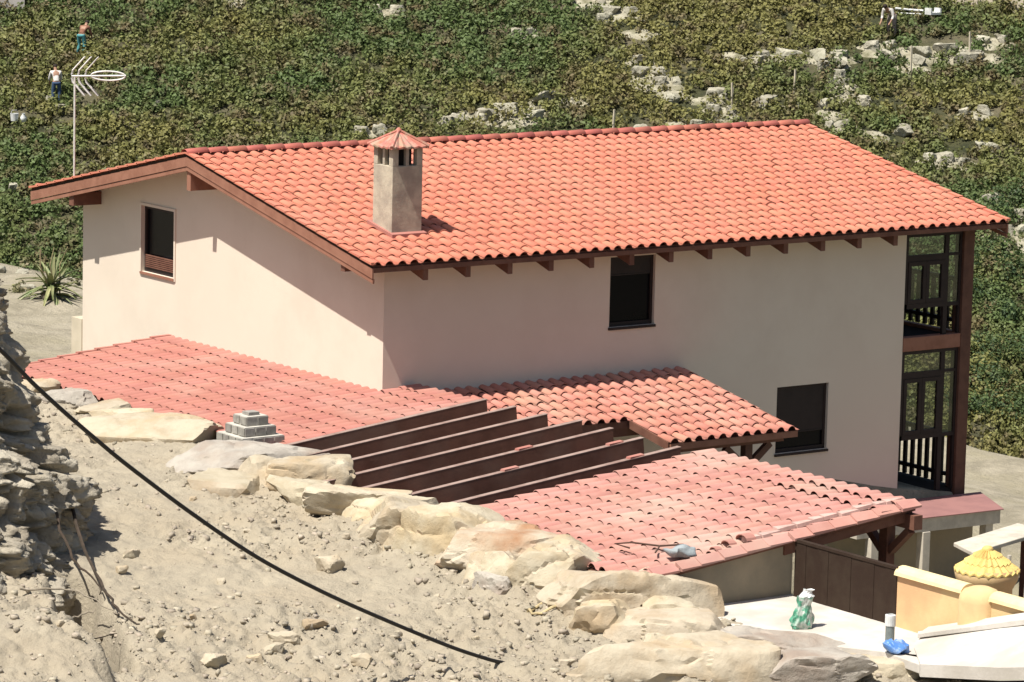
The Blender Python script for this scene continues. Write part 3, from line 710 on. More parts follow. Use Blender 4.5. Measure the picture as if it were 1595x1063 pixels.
capseg(capb, -14.46, -15.80); capb.build('cap', 'yellow_cap', par, smooth=False)
capb = MB(); capseg(capb, -16.34, -19); capb.build('cap', 'yellow_cap', par, smooth=False)
MB().lathe([(.29,.9),(.29,2.54),(.275,2.62),(.22,2.69),(.12,2.73),(.001,2.74)], (XW+.06,-16.07), 28).build('pier', 'yellow_plaster', par, smooth=True)
gt = thing('dark_panel', (XW, -13.3, PZ), 'tall dark brown boarded panel between the carport wall and yellow parapet', 'gate')  # near-black boards and frame along this stretch of wall
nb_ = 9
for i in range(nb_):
    y0 = -12.30-i*(2.17/nb_); MB().box((XW+.01+.004*(i%2),y0-2.17/nb_+.004,PZ-.05),(XW+.07,y0,2.66)).build('board', 'dark_brown', gt)
MB().box((XW-.01,-14.478,PZ-.05),(XW+.08,-14.47+.0,2.70)).box((XW+.0,-14.47,2.662),(XW+.08,-12.3,2.70)).build('panel_frame', 'dark_brown', gt)

# ------------------------------------------------------------------ terrace D
ter = thing('terrace', (11, -1.2, -.4), 'low terrace slab with reddish tiled top, pale fascia and white pillars', 'terrace')
TZ = -.1
tp = [(9.4,-1.42),(12.85,-1.60),(13.62,-.12),(11.63,-.03),(9.4,-.03)]
MB().prism(tp, TZ-.015, TZ+.0).build('terrace_top', 'terrace_tile', ter)
MB().prism([(9.45,-1.39),(12.80,-1.56),(13.56,-.14),(9.45,-.04)], TZ-.27, TZ-.016).build('fascia', 'white_trim', ter)
for x in (9.8, 11.05, 12.6): MB().box((x-.09,-1.5,-2.6),(x+.09,-1.32,TZ-.272)).build('pillar', 'white_trim', ter, bevel=.01)
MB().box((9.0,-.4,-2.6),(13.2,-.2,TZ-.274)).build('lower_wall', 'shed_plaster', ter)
tag(MB().box((10.2,-1.47,-2.6),(12.4,-1.42,-1.5)).v and MB().bar((11.2,-1.9,-1.9),(11.9,-1.7,-.95),.03,.03).build('lean_pole', 'grey_pipe'), 'thin pale pole leaning under the terrace slab', 'pole')

# ------------------------------------------------------------------ small things by the patio
oven = thing('garden_oven', (.2, -14.7, 0), 'yellow round garden oven with a conical scalloped tiled top behind the parapet', 'oven')
MB().lathe([(.36,.2),(.36,2.3),(.43,2.44),(.45,2.53),(.42,2.60)], (.2,-14.7), 24).build('drum', 'yellow_plaster', oven, smooth=True)
mb = MB(); NS = 22
for k in range(NS):
    a0, a1, am = 2*math.pi*k/NS, 2*math.pi*(k+1)/NS, 2*math.pi*(k+.5)/NS
    for (r0, z0, r1, z1) in ((.45,2.0,.30,2.11),(.32,2.105,.18,2.20),(.20,2.195,.06,2.28)):
        def pt(r, a, z): return (.2+r*math.cos(a), -14.7+r*math.sin(a), z+.56)
        mb.add([pt(r0,a0,z0-.012),pt(r0*1.01,am,z0+.026),pt(r0,a1,z0-.012),pt(r1,a1,z1-.01),pt(r1,am,z1+.012),pt(r1,a0,z1-.01),
                pt(r0,a0,z0-.035),pt(r0*1.01,am,z0+.0),pt(r0,a1,z0-.035)], [(0,1,4,5),(1,2,3,4),(0,1,7,6),(1,2,8,7)])
mb.build('conical_roof', 'thatch', oven)
MB().lathe([(.07,2.81),(.08,2.86),(.05,2.89),(.001,2.90)], (.2,-14.7), 12).build('finial', 'thatch', oven, smooth=True)
can = thing('stone_table', (1.4, -13.6, 0), 'pale stone slab shelter on a square post beyond the parapet', 'shelter')
MB().hexa([(.62,-13.95,2.56),(2.5,-13.45,2.60),(2.5,-12.85,2.60),(.85,-13.3,2.56),(.62,-13.95,2.62),(2.5,-13.45,2.66),(2.5,-12.85,2.66),(.85,-13.3,2.62)]).build('slab', 'white_trim', can, bevel=.01)
MB().box((1.35,-13.62,.2),(1.47,-13.50,2.57)).build('post', 'annex_plaster', can)
MB().box((2.2,-13.35,.2),(2.3,-13.25,2.58)).build('post', 'wood', can)
pl = thing('stone_pillar', (1.5,-14.3,0), 'mottled pinkish grey stone pillar behind the oven at the right edge', 'pillar')
MB().lathe([(.26,.2),(.25,1.8),(.22,2.3),(.19,2.55),(.12,2.64),(.001,2.66)], (1.62,-14.3), 14).build('shaft', 'grey_stone', pl, smooth=True)
tag(MB().tube([(1.18,-14.1,.3),(1.16,-14.1,2.2),(1.18,-14.1,2.55)], .03, 8).build('downpipe', 'white_trim'), 'slim pale pipe standing beside the mottled stone pillar', 'pipe')

def crumple(mb_bm, amp, sc, seed):
    for v in mb_bm.verts:
        p = v.co*sc
        v.co += Vector((vn(p.x,p.y,p.z,seed), vn(p.x,p.y,p.z,seed+1), vn(p.x,p.y,p.z,seed+2)))*amp
def ico(sub, scale, loc, fn=None):
    bm = bmesh.new(); bmesh.ops.create_icosphere(bm, subdivisions=sub, radius=1)
    for v in bm.verts: v.co = Vector((v.co.x*scale[0], v.co.y*scale[1], v.co.z*scale[2]))
    if fn: fn(bm)
    for v in bm.verts: v.co += Vector(loc)
    return bm
def bmobj(name, bm, m, parent=None, smooth=True):
    me = bpy.data.meshes.new(name); bm.to_mesh(me); bm.free(); me.materials.append(MT[m])
    if smooth:
        for p in me.polygons: p.use_smooth = True
    o = bpy.data.objects.new(name, me); col.objects.link(o)
    if parent: o.parent = parent; o.matrix_parent_inverse = Matrix.Translation(-parent.location)
    return o
# green bag: standing crumpled sack
bag = thing('plastic_bag', (-2.42, -13.9, PZ), 'crumpled green and white plastic sack standing on the patio', 'bag')
def sack(cx, cy, z0, hgt, r, seed, n=28, m_=26):
    vs = []; fs = []
    for j in range(m_):
        t = j/(m_-1); rr = r*(1.0 if t < .1 else 1-.30*t+.12*math.sin(t*7))*(.85+.15*min(1, t*8))
        for k in range(n):
            a = 2*math.pi*k/n; q = rr*(1+.30*float(vn(math.cos(a)*2.6, math.sin(a)*2.6, t*3.4, seed))+.10*float(vn(math.cos(a)*6, math.sin(a)*6, t*8, seed+3)))
            vs.append((cx+q*math.cos(a)*1.05+.05*t, cy+q*math.sin(a)*.75, z0+hgt*t+(.018*float(vn(math.cos(a)*2, math.sin(a)*2, 0, seed+9)) if t > .9 else 0)))
    for j in range(m_-1):
        for k in range(n): fs.append((j*n+k, j*n+(k+1)%n, (j+1)*n+(k+1)%n, (j+1)*n+k))
    return MB().add(vs, fs)
sack(-2.42, -13.9, PZ+.004, .43, .155, 3).build('sack', 'plastic_green', bag, smooth=False)
sack(-2.37, -13.9, PZ+.40, .13, .10, 8, 20, 8).build('bag_mouth', 'plastic_white', bag, smooth=False)
pp = thing('drain_pipe', (-1.98, -15.2, PZ), 'short grey pipe upright on the patio with a white collar', 'pipe')
MB().lathe([(.062,1.88),(.062,2.18),(.001,2.18)], (-1.98,-15.2), 16).build('tube', 'grey_pipe', pp, smooth=False)
MB().lathe([(.068,2.12),(.072,2.13),(.072,2.27),(.05,2.28),(.05,2.17)], (-1.98,-15.2), 16).build('collar', 'plastic_white', pp, smooth=False)
bm = ico(4, (.17,.13,.10), (-2.25,-15.62,PZ+.08), lambda b: crumple(b, .085, 11, 5))
tag(bmobj('blue_tub', bm, 'blue_plastic', smooth=False), 'crumpled blue plastic tub lying at the foot of the grey pipe', 'tub')
bm = ico(4, (.27,.17,.085), (-3.0,-11.98,C0-s1*3.0+.13), lambda b: crumple(b, .06, 8, 15))
tag(bmobj('grey_sack', bm, 'grey_bag', smooth=False), 'grey crumpled sack lying on the carport tiles', 'sack')
zr_ = C0-s1*3.1+.09
tag(MB().tube([(-3.35,-11.25,zr_),(-3.5,-11.1,zr_+.05),(-3.3,-11.22,zr_+.07),(-2.95,-11.42,zr_+.02),(-2.6,-11.5,zr_+.02),(-2.98,-11.45,zr_+.03),(-3.25,-11.7,zr_+.01)], .014, 6).build('bent_wire', 'rebar'), 'bent rusty wire lying on the carport tiles left of the grey sack', 'wire')
# broken tile heap bits
for i, (x, y, s_) in enumerate([(-1.95,-11.98,.13),(-2.25,-12.0,.10),(-2.55,-12.1,.08)]):
    mb = MB(); K = 7; z = C0+s1*x+.07
    vs = [(x+j*s_*1.3, y+s_*math.cos(math.pi*k/(K-1)), z+s_*.6*math.sin(math.pi*k/(K-1))-th) for th in (0,.012) for j in (0,1) for k in range(K)]
    mb.add(vs, [(k,k+1,K+k+1,K+k) for k in range(K-1)]+[(2*K+k,2*K+k+1,3*K+k+1,3*K+k) for k in range(K-1)]+[(k,k+1,2*K+k+1,2*K+k) for k in range(K-1)])
    tag(mb.build('loose_tile', 'low_tile'), ['loose curved tile on the carport edge beside the mortar strip','small loose curved tile between the mortar strip and grey sack','smallest tile shard next to the grey sack'][i], 'tile', 'loose tiles on the carport roof')
# tile scraps on pergola beams
for i, (x, y, n_) in enumerate([(-1.9,-6.16,'long pink tile scrap on the sixth beam'),(-1.0,-5.28,'small pink tile scrap on the fifth beam'),(.1,-6.16,'pink tile scrap near the right end of the sixth beam'),(-.2,-7.08,'pink tile scrap on the last beam beside the carport tiles')]):
    z = A0+s1*x+.045
    tag(MB().hexa([(x,y-.05,z),(x+.28,y-.04,z+.02),(x+.27,y+.05,z+.02),(x-.02,y+.05,z),(x,y-.05,z+.04),(x+.28,y-.03,z+.06),(x+.26,y+.04,z+.07),(x-.01,y+.04,z+.04)]).build('tile_scrap', 'low_tile'), n_, 'tile', 'tile scraps on the pergola')

# stepped block pier
bp = thing('block_pier', (-3.4, -1.3, 2.2), 'small stepped pier of grey blocks with pale mortar at the edge of the salmon roof', 'pier')
z = 2.36
for i, w in enumerate((.98, .80, .60, .42)):
    h = .15; MB().box((-3.4-w/2+.015,-1.3-w/2+.015,z),(-3.4+w/2-.015,-1.3+w/2-.015,z+h)).build('mortar_course', 'mortar', bp)
    nb = max(1, round(w/.22)); bl = w/nb
    mb = MB()
    for k in range(nb):
        for sx in (0, 1):
            y = -1.3-w/2 if sx == 0 else -1.3+w/2-.1
            j = random.uniform(-.008,.008)
            mb.box((-3.4-w/2+k*bl+.014,y+j,z+.014),(-3.4-w/2+(k+1)*bl-.020,y+.1+j,z+h-.018))
            x = -3.4-w/2-.001 if sx == 0 else -3.4+w/2-.099
            if 0 < k < nb-1 or nb < 3: mb.box((x,-1.3-w/2+k*bl+.020,z+.020),(x+.1,-1.3-w/2+(k+1)*bl-.014,z+h-.012))
            elif nb >= 3: mb.box((x-.001,-1.3-w/2+k*bl+.014,z+.0145),(x+.1,-1.3-w/2+(k+1)*bl-.014,z+h-.0125))
    mb.build('blocks', 'block', bp)
    z += h+.002
MB().box((-3.5,-1.4,z),(-3.3,-1.2,z+.05)).build('top_block', 'block', bp)

# antenna behind the house
ant = thing('tv_antenna', (-.93, 9.0, 5.5), 'pale television antenna on a thin mast above the gable', 'antenna')
ax_, ay_ = -.55, 9.6; zt = 7.43
rx = Vector((.81,-.585,0)); 
def av(du, dz, dd=0): return Vector((ax_,ay_,zt))+rx*du+Vector((0,0,dz))+Vector((.585,.81,0))*dd
MB().tube([(ax_,ay_,roofz(9.6)-.3),av(0,.0)], .018, 6).build('mast', 'steel', ant)
mb = MB().tube([av(-.06,0),av(.95,.03)], .020, 6); mb.build('boom', 'steel', ant)
for k, (o_, l_) in enumerate(((-.06,.40),(.06,.42),(.19,.42))):
    e = MB()
    for sg in (1, -1): e.tube([av(o_,.03*sg),av(o_+.02,.11*sg),av(o_+.24,(.36+.0*k)*sg)], .016 if k < 2 else .011, 6)
    for sg in (1, -1): e.tube([av(o_,.03*sg,.12),av(o_+.02,.11*sg,.12),av(o_+.24,.36*sg,.12)], .012, 6)
    e.build('reflector', 'steel', ant)
K = 26; e = MB(); pts = []
for k in range(K+1):
    a = 2*math.pi*k/K; pts.append(av(.62+.32*math.cos(a), .02+.085*math.sin(a)*(1 if abs(math.cos(a)) < .9 else .8)))
e.tube(pts, .019, 6, cap=False); e.build('loop_dipole', 'steel', ant)

# ------------------------------------------------------------------ boulders
def boulder(name, x, y, z, w, d, h, seed, m, sub=4, ang=None, flat=.0, rough=1.):
    rg = np.random.default_rng(seed)
    bm = bmesh.new(); bmesh.ops.create_icosphere(bm, subdivisions=sub, radius=1)
    D = np.array([v.co[:] for v in bm.verts])
    nrm = rg.normal(size=(11, 3)); nrm[:,2] *= .55; nrm /= np.linalg.norm(nrm, axis=1)[:,None]; dist = rg.uniform(.62, .95, 11)
    nrm = np.vstack([nrm, [[rg.normal(0,.10), rg.normal(0,.10), 1], [rg.normal(0,.2), rg.normal(0,.2), -1]]]); nrm /= np.linalg.norm(nrm, axis=1)[:,None]
    dist = np.append(dist, [rg.uniform(.62,.8), .8])
    dots = D@nrm.T; t = np.where(dots > .05, dist/np.maximum(dots, .05), 9)
    r = (np.sum(np.minimum(t, 3)**-34., axis=1))**(-1/34.)
    P = D*r[:,None]
    P = P*np.array([w/2/.92, d/2/.92, h/2/.72])
    s = 1/max(w, .3)
    n1 = fbm(P[:,0]*3.2*s+seed, P[:,1]*3.2*s, P[:,2]*3.2*s*1.8, 4, seed, .55); n2 = vn(P[:,0]*9+seed, P[:,1]*9, P[:,2]*22, seed+7)
    n3 = fbm(P[:,0]*26+seed, P[:,1]*26, P[:,2]*26, 2, seed+17)
    nn = D*np.array([1,1,1.2])
    crk = np.clip((1-np.abs(vn(P[:,0]*2.6*s+seed, P[:,1]*2.6*s, P[:,2]*3.5*s, seed+27))-.93)*14, 0, 1)
    P = P+nn*((.04*w*facet(P[:,0]*2.2*s+seed, P[:,1]*2.2*s, P[:,2]*2.6*s, seed)+.008*w*facet(P[:,0]*7*s+seed, P[:,1]*7*s, P[:,2]*7*s, seed+9)+.03*w*n1+.005*min(rough,1)*n2+.007*rough*n3-.03*w*crk)[:,None])*min(1, h/w*1.6)
    a = ang if ang is not None else rg.uniform(-.5,.5); c, s_ = math.cos(a), math.sin(a)
    P = np.stack([P[:,0]*c-P[:,1]*s_+x, P[:,0]*s_+P[:,1]*c+y, P[:,2]+z], -1)
    for v, p in zip(bm.verts, P): v.co = p
    o = bmobj(name, bm, m, smooth=True)
    try: o.data.set_sharp_from_angle(angle=R(24))
    except Exception: pass
    return o
VA = -math.atan2(.585,.81)
BL = [(-3.93,3.63,2.44,.82,.62,.30,'g','small grey slab at the left end of the boulder row under the roof corner'),(-3.72,2.59,2.40,.81,.61,.26,'s','low pale stone second from the left end of the boulder row'),
(-4.0,.5,2.40,2.3,1.1,.42,'s','long flat pale slab left of the grey block pier'),(-4.05,-2.2,2.32,2.05,1.4,.55,'g','wide flat grey boulder in front of the block pier'),
(-4.0,-4.0,2.36,1.35,.95,.52,'s','pale domed boulder at the left ends of the pergola beams'),(-4.3,-5.6,2.27,1.3,.85,.44,'s','low cracked boulder between the domed boulder and the middle boulders'),
(-4.65,-7.45,2.20,1.35,.95,.66,'s','squarish pale boulder below the lowest pergola beam'),(-4.45,-8.6,2.2,1.5,1.05,.76,'s','tilted pale boulder left of the rust stained boulder'),
(-4.3,-9.4,2.22,1.85,1.2,.60,'r','broad flat topped boulder with rust brown front'),(-4.25,-10.75,2.14,1.4,1.0,.72,'s','wedge shaped pale boulder right of the rust stained one'),
(-4.3,-11.95,2.02,1.65,1.1,.76,'s','big smooth tan boulder at the lower corner of the carport roof'),(-4.1,-13.25,1.74,1.9,1.2,.62,'s','large pale boulder in front of the carport wall'),
(-4.40,-14.6,1.66,1.6,1.1,.66,'s','cracked pale boulder below the one at the carport wall'),(-3.40,-14.45,1.74,1.45,1.0,.44,'g','greyish flat boulder at the patio edge'),
(-3.45,-15.3,1.64,1.6,1.05,.44,'g','low grey boulder cut by the lower edge of the picture'),(-4.7,-10.2,2.10,.45,.34,.29,'s','small stone wedged below the rust stained boulder'),
(-4.9,-8.0,2.2,.55,.40,.42,'s','small stone leaning on the squarish boulder'),(-4.55,-11.75,1.98,.58,.42,.34,'s','small pale stone below the wedge shaped boulder'),
(-3.83,4.89,2.42,.67,.5,.34,'s','farthest small stone beside the soil cliff'),(-2.5,-15.6,1.58,1.1,.8,.32,'s','pinkish pale stone under the broken patio corner'),
(-4.80,-3.2,2.25,.7,.5,.25,'s','small flat stone in the dirt below the wide grey boulder'),(-5.12,-10.62,2.04,.41,.31,.27,'g','dark grey small stone at the foot of the boulder row'),
(-4.80,-13.7,1.82,.4,.3,.34,'s','small stone between the two lowest pale boulders'),(-4.60,-4.9,2.26,.68,.5,.40,'g','brown grey stone below the cracked boulder'),
(-4.45,-5.0,2.22,.85,.7,.5,'s','blocky pale stone wedged between domed and cracked boulders'),(-4.75,-10.05,2.1,.9,.7,.55,'s','blocky stone in the gap right of the rust stained front'),(-3.75,-12.75,1.88,.9,.7,.5,'s','pale stone leaning on the foot of the carport wall'),(-4.75,-12.55,1.9,.85,.65,.5,'s','pale blocky stone at the outer foot of the big tan boulder'),(-4.2,-3.1,2.3,.9,.7,.42,'s','pale stone filling the gap right of the wide grey boulder'),
(-3.80,1.7,2.42,.8,.5,.26,'s','thin pale stone between slab and roof edge'),(-4.2,-6.5,2.25,1.25,.8,.44,'s','pale stone touching the pergola beams'),(-4.1,-7.8,2.22,1.0,.8,.42,'s','flat pale stone at the upper corner of the carport tiles')]
for i, (x,y,z,w,d,h,k,lb) in enumerate(BL):
    o = boulder('boulder', x, y, z+.04, w*1.12, d*1.1, h*1.22, 100+i*3, {'g':'grey_stone','s':'stone','r':'rust_stone'}[k], 5 if w > 1 else 4, VA+random.uniform(-.25,.25))
    tag(o, lb, 'boulder', 'boulders edging the dirt bank')
ST = [(-6.52,-8.49,2.09,.43),(-10.47,-11.8,2.,.33),(-8.54,-6.42,2.12,.26),(-9.25,-7.37,2.12,.18),(-9.02,-11.42,1.96,.29),(-9.42,-11.67,1.93,.22),(-8.12,-8.17,2.06,.14),(-7.44,-11.56,1.89,.15),(-10.63,-10.76,2.1,.18),(-9.9,-11.96,1.92,.25),(-5.87,-10.17,1.97,.12),(-8.73,-12.58,1.83,.25),(-6.25,-13.68,1.75,.2),(-9.79,-10.18,2.15,.13),(-12.48,-11.46,2.05,.16),(-6.68,-12.26,1.86,.13),(-5.49,-7.32,2.18,.13),(-6.02,-3.88,2.26,.12),(-6.39,-6.04,2.19,.12),(-8.5,-11.0,1.99,.22)]
for i, (x,y,z,w) in enumerate(ST):
    zz = float(ground_z(x, y))
    o = boulder('stone', x, y, zz+w*.12, w, w*.75, w*.6, 400+i, 'stone', 3 if w < .3 else 4, rough=.6)
    lb = 'large flat loose stone right of the pipe on the dirt bank' if i == 0 else 'pale block lying in the churned dirt near the lower left' if i == 1 else 'small loose pale stone lying on the dirt bank'
    tag(o, lb, 'stone', 'loose stones on the dirt bank' if i > 1 else None)
for i in range(34):
    rr_ = random.Random(900+i); x, y, w = rr_.uniform(4.5, 12.5), rr_.uniform(16, 33), rr_.uniform(.14, .42)
    tag(boulder('stone', x, y, float(yard_z(x, y))+w*.12, w, w*.8, w*.6, 900+i, 'limestone' if i % 3 else 'stone', 3), 'pale rubble stone on the bare ground left behind the house', 'stone', 'rubble left behind the house')
tag(MB().tube([(-5.15+.28*math.cos(a*.314),-11.75+.16*math.sin(a*.314),float(ground_z(-5.15+.28*math.cos(a*.314),-11.75+.16*math.sin(a*.314)))+.04) for a in range(21)], .02, 6).build('sack_rim', 'straw'), 'yellowish ring of old sacking half buried by the boulders', 'sack')

# gravel: countless crumbs of dirt and pebbles on the bank
def scatter(name, n, region, smin, smax, m, fn, seed, weight=None):
    rg = np.random.default_rng(seed)
    bm = bmesh.new(); bmesh.ops.create_cube(bm, size=1.5); bmesh.ops.triangulate(bm, faces=bm.faces)
    bv = np.array([v.co[:] for v in bm.verts]); bf = np.array([[v.index for v in f.verts] for f in bm.faces]); bm.free()
    x = rg.uniform(region[0], region[1], n); y = rg.uniform(region[2], region[3], n)
    k = x < xcrest(y)+.05
    if weight is not None: k &= rg.uniform(0, 1, n) < weight(x, y)
    x, y = x[k], y[k]; n = len(x); z = fn(x, y)
    s = smin*(smax/smin)**(rg.uniform(0, 1, n)**2.6)
    ax = rg.uniform(.6, 1.3, (n, 3)); ax[:,2] *= .75; nz_ = rg.uniform(.45, 1.15, (n, len(bv)))
    a = rg.uniform(0, 6.28, n); c, s_ = np.cos(a), np.sin(a)
    P = bv[None]*nz_[:,:,None]*ax[:,None,:]*s[:,None,None]
    X = P[:,:,0]*c[:,None]-P[:,:,1]*s_[:,None]+x[:,None]; Y = P[:,:,0]*s_[:,None]+P[:,:,1]*c[:,None]+y[:,None]
    Z = P[:,:,2]+(z+s*.15)[:,None]
    V = np.stack([X,Y,Z],-1).reshape(-1,3); F = (bf[None]+(np.arange(n)*len(bv))[:,None,None]).reshape(-1,3)
    return npmesh(name, V, F, m)
wt = lambda x, y: .12+.88*sst(-.2, .4, vn(x*.45, y*.45, 0, 31)+sst(-7, -12, y)*.6+.3*vn(x*1.7,y*1.7,0,8))
tag(scatter('gravel', 34000, (-15,.5,-17,8), .010, .075, 'pebble', ground_z, 5, wt), 'pale clods and gravel strewn over the dirt bank', 'gravel', None, 'stuff')

# ------------------------------------------------------------------ soil cliff on the left
CC = np.array((-11.35, -4.1)); R0 = 2.98
ZO = [1.2,2.04,2.9,3.68,4.25,5.,5.4,6.02,6.5,7.0]; OF = [-.2,0,.19,.57,.90,1.02,1.15,1.38,2.1,3.2]
def cliff_mesh():
    nt_, nz_ = 620, 300
    th = np.linspace(-math.pi, math.pi, nt_, endpoint=False); zz = np.linspace(1.2, 7.0, nz_)
    T, Z = np.meshgrid(th, zz)
    off = np.interp(Z, ZO, OF)
    a = np.array((.81,-.585)); b = np.array((.585,.81))
    rad = R0-off; k1 = np.cos(T)*rad; k2 = np.sin(T)*rad*np.where(np.sin(T) < 0, np.interp(Z, [1.2, 3., 7.], [1.85, 1.35, .8]), .95)
    k1 = np.where(k1 < 0, k1*1.9, k1)
    X = CC[0]+k1*a[0]+k2*b[0]; Y = CC[1]+k1*a[1]+k2*b[1]
    nx = np.cos(T)*a[0]+np.sin(T)*b[0]; ny = np.cos(T)*a[1]+np.sin(T)*b[1]
    d = .26*fbm(X*.9, Y*.9, Z*.7, 3, 51)+.20*vn(X*2.2, Y*2.2, Z*1.7, 52)
    rid = 1-np.abs(fbm(X*2.4+3, Y*2.4, Z*1.6, 3, 53)); d = d-.50*np.clip((rid-.86)*7, 0, 1)*(.5+.5*np.clip(vn(X*.8, Y*.8, Z*.8, 58)+.4, 0, 1)*2)*.8; d = d-.35*np.clip((vn(X*1.5+7, Y*1.5, Z*1.6, 59)-.45)*4, 0, 1)
    vc = 1-np.abs(vn(X*1.7+9, Y*1.7, Z*.45, 74)); d = d-.42*np.clip((vc-.87)*9, 0, 1); d = d+.15*facet(X*1.4, Y*1.4, Z*1.0, 54)+.10*facet(X*3.2, Y*3.2, Z*2.6, 154)+.05*facet(X*8, Y*8, Z*8, 254)+.05*fbm(X*11, Y*11, Z*10, 3, 55)+.02*vn(X*28, Y*28, Z*26, 56)
    for (px, py, pz, a_, w_) in ((-11.2,-7.5,2.95,.75,.38),(-10.9,-7.3,3.4,.5,.25),(-10.3,-6.7,2.5,.5,.22),(-11.7,-7.6,4.2,.45,.3),(-10.2,-6.2,4.0,.35,.2),(-12.2,-7.8,3.5,.5,.3)):
        q = np.sqrt((X-px)**2+(Y-py)**2+((Z-pz)*.8)**2)+.18*vn(X*4, Y*4, Z*4, 63); d = d-a_*np.exp(-(q/w_)**2)
    d = d-.10*np.clip((vn(X*5+2, Y*5, Z*4, 65)-.35)*4, 0, 1)
    d = d*np.clip((Z-1.2)/.8, .2, 1)
    X = X+nx*d; Y = Y+ny*d; Z2 = Z+.06*fbm(X*2.5, Y*2.5, Z*2, 3, 57)
    V = np.stack([X,Y,Z2],-1).reshape(-1,3)
    i = np.arange(nz_-1)[:,None]*nt_+np.arange(nt_)[None]; j = np.arange(nz_-1)[:,None]*nt_+(np.arange(nt_)[None]+1)%nt_
    F = np.stack([i.ravel(), j.ravel(), (j+nt_).ravel(), (i+nt_).ravel()], -1)
    return V, F
V, F = cliff_mesh()
tag(npmesh('soil_cliff', V, F, 'cliff', smooth=False), 'crumbling grey soil cliff on the left', None, None, 'structure')

# pipe across the bank
PT = [(-15.78, -14.183, 7.434), (-15.273, -14.14, 7.029), (-14.741, -14.066, 6.612), (-14.292, -14.01, 6.188), (-13.834, -13.949, 5.794), (-13.368, -13.887, 5.417), (-12.896, -13.825, 5.049), (-11.93, -13.705, 4.352), (-10.94, -13.591, 3.697), (-9.92, -13.477, 3.136), (-8.875, -13.371, 2.627), (-7.81, -13.279, 2.14), (-7.159, -13.227, 1.881), (-6.807, -13.2, 1.755), (-6.757, -13.3, 1.635)]
def smooth_path(P, k=6):
    P = [Vector(p) for p in P]; out = []
    for i in range(len(P)-1):
        a, b, c, d = P[max(i-1,0)], P[i], P[i+1], P[min(i+2,len(P)-1)]
        for j in range(k):
            t = j/k; out.append(.5*((2*b)+(c-a)*t+(2*a-5*b+4*c-d)*t*t+(3*b-a-3*c+d)*t**3))
    return out+[P[-1]]
tag(MB().tube(smooth_path(PT), .026, 10).build('cable', 'cable', smooth=True), 'thick black cable sagging down across the dirt bank', 'cable')
RT = [((-8.6,-4.6,3.1),(-9.25,-5.95,2.85),(-9.73,-7.15,2.5),(-10.11,-8.25,2.3),(-10.46,-9.2,2.25),(-10.68,-9.9,2.22),(-10.72,-10.4,2.18)),
      ((-9.8,-6.5,2.9),(-9.95,-7.1,2.5),(-10.01,-7.7,2.3),(-10.05,-8.1,2.22),(-10.3,-8.6,2.2)),
      ((-11.3,-8.2,2.3),(-10.82,-8.3,2.27),(-10.62,-8.5,2.25),(-10.58,-9.0,2.22),(-10.69,-9.8,2.2)),
      ((-11.1,-9.2,2.05),(-10.92,-9.2,2.1),(-10.75,-9.25,2.15)),
      ((-12.0,-10.7,2.16),(-11.6,-10.6,2.13),(-11.0,-10.3,2.08))]
RL = ['longest dark root hanging from the soil cliff down to the dirt','short dark root beside the longest root','curved pale dry root crossing the dark crevice','short pale twig across the crevice','thin dark twig lying low across the crevice']
for i, p in enumerate(RT):
    p = smooth_path(p, 4); n_ = len(p)
    p = [q+Vector((random.gauss(0,.012),random.gauss(0,.012),random.gauss(0,.012))) for q in p]
    w = (.030,.022,.016,.016,.014)[i]
    tag(MB().tube(p, [w*(1-.65*k/n_) for k in range(n_)], 6).build('root', 'dry_root' if i in (2,3) else 'root'), RL[i], 'root')

# ------------------------------------------------------------------ field: scrub, rocks, people
def in_view(x, y, margin=1.16):
    dx, dy = x-CAM.x, y-CAM.y
    f_ = dx*math.sin(ya)+dy*math.cos(ya); s_ = dx*math.cos(ya)-dy*math.sin(ya)
    return np.abs(s_) < f_*.1341*margin+1.5, f_
RK = [(54.8, 72.9, 2.87), (53.4, 73.4, 1.56), (57.2, 73.1, 1.05), (59.8, 78.7, 1.23), (64.8, 79.4, 1.4), (64.4, 78.1, 1.94), (63.4, 77.9, 0.83), (62.0, 72.9, 1.88), (62.2, 71.9, 1.33), (61.4, 70.5, 0.79), (62.5, 74.0, 1.08), (67.5, 71.4, 1.63), (66.2, 71.3, 1.22), (69.4, 70.1, 1.9), (69.3, 69.3, 0.95), (68.5, 69.3, 0.68), (71.8, 69.5, 1.51), (71.5, 68.8, 0.82), (72.3, 67.7, 1.03), (73.7, 67.7, 3.01), (74.4, 66.6, 1.09), (68.1, 67.7, 1.2), (68.6, 68.3, 0.81), (63.1, 69.7, 1.06), (62.6, 68.7, 1.32), (64.6, 68.4, 1.06), (65.3, 67.1, 0.42), (71.0, 62.7, 1.32), (67.5, 60.5, 2.07), (69.4, 60.0, 1.04), (67.9, 66.0, 0.66), (65.5, 64.8, 1.31), (66.3, 66.6, 0.79), (56.2, 84.0, 1.66), (49.6, 74.4, 1.03), (48.9, 74.7, 1.03), (65.4, 54.2, 1.74), (66.8, 56.3, 1.52), (66.6, 55.0, 1.0), (43.3, 86.8, 0.7), (39.9, 84.1, 0.32), (39.9, 83.1, 0.47), (43.5, 81.4, 0.37), (35.2, 78.3, 0.88), (61.0, 68.3, 0.78), (58.8, 69.1, 1.04), (67.6, 63.1, 0.78), (64.1, 62.1, 0.77), (52.6, 73.8, 1.04), (76.0, 67.2, 1.65)]
rkx = np.array([r[0] for r in RK]); rky = np.array([r[1] for r in RK]); rkw = np.array([r[2] for r in RK])
ri = 0
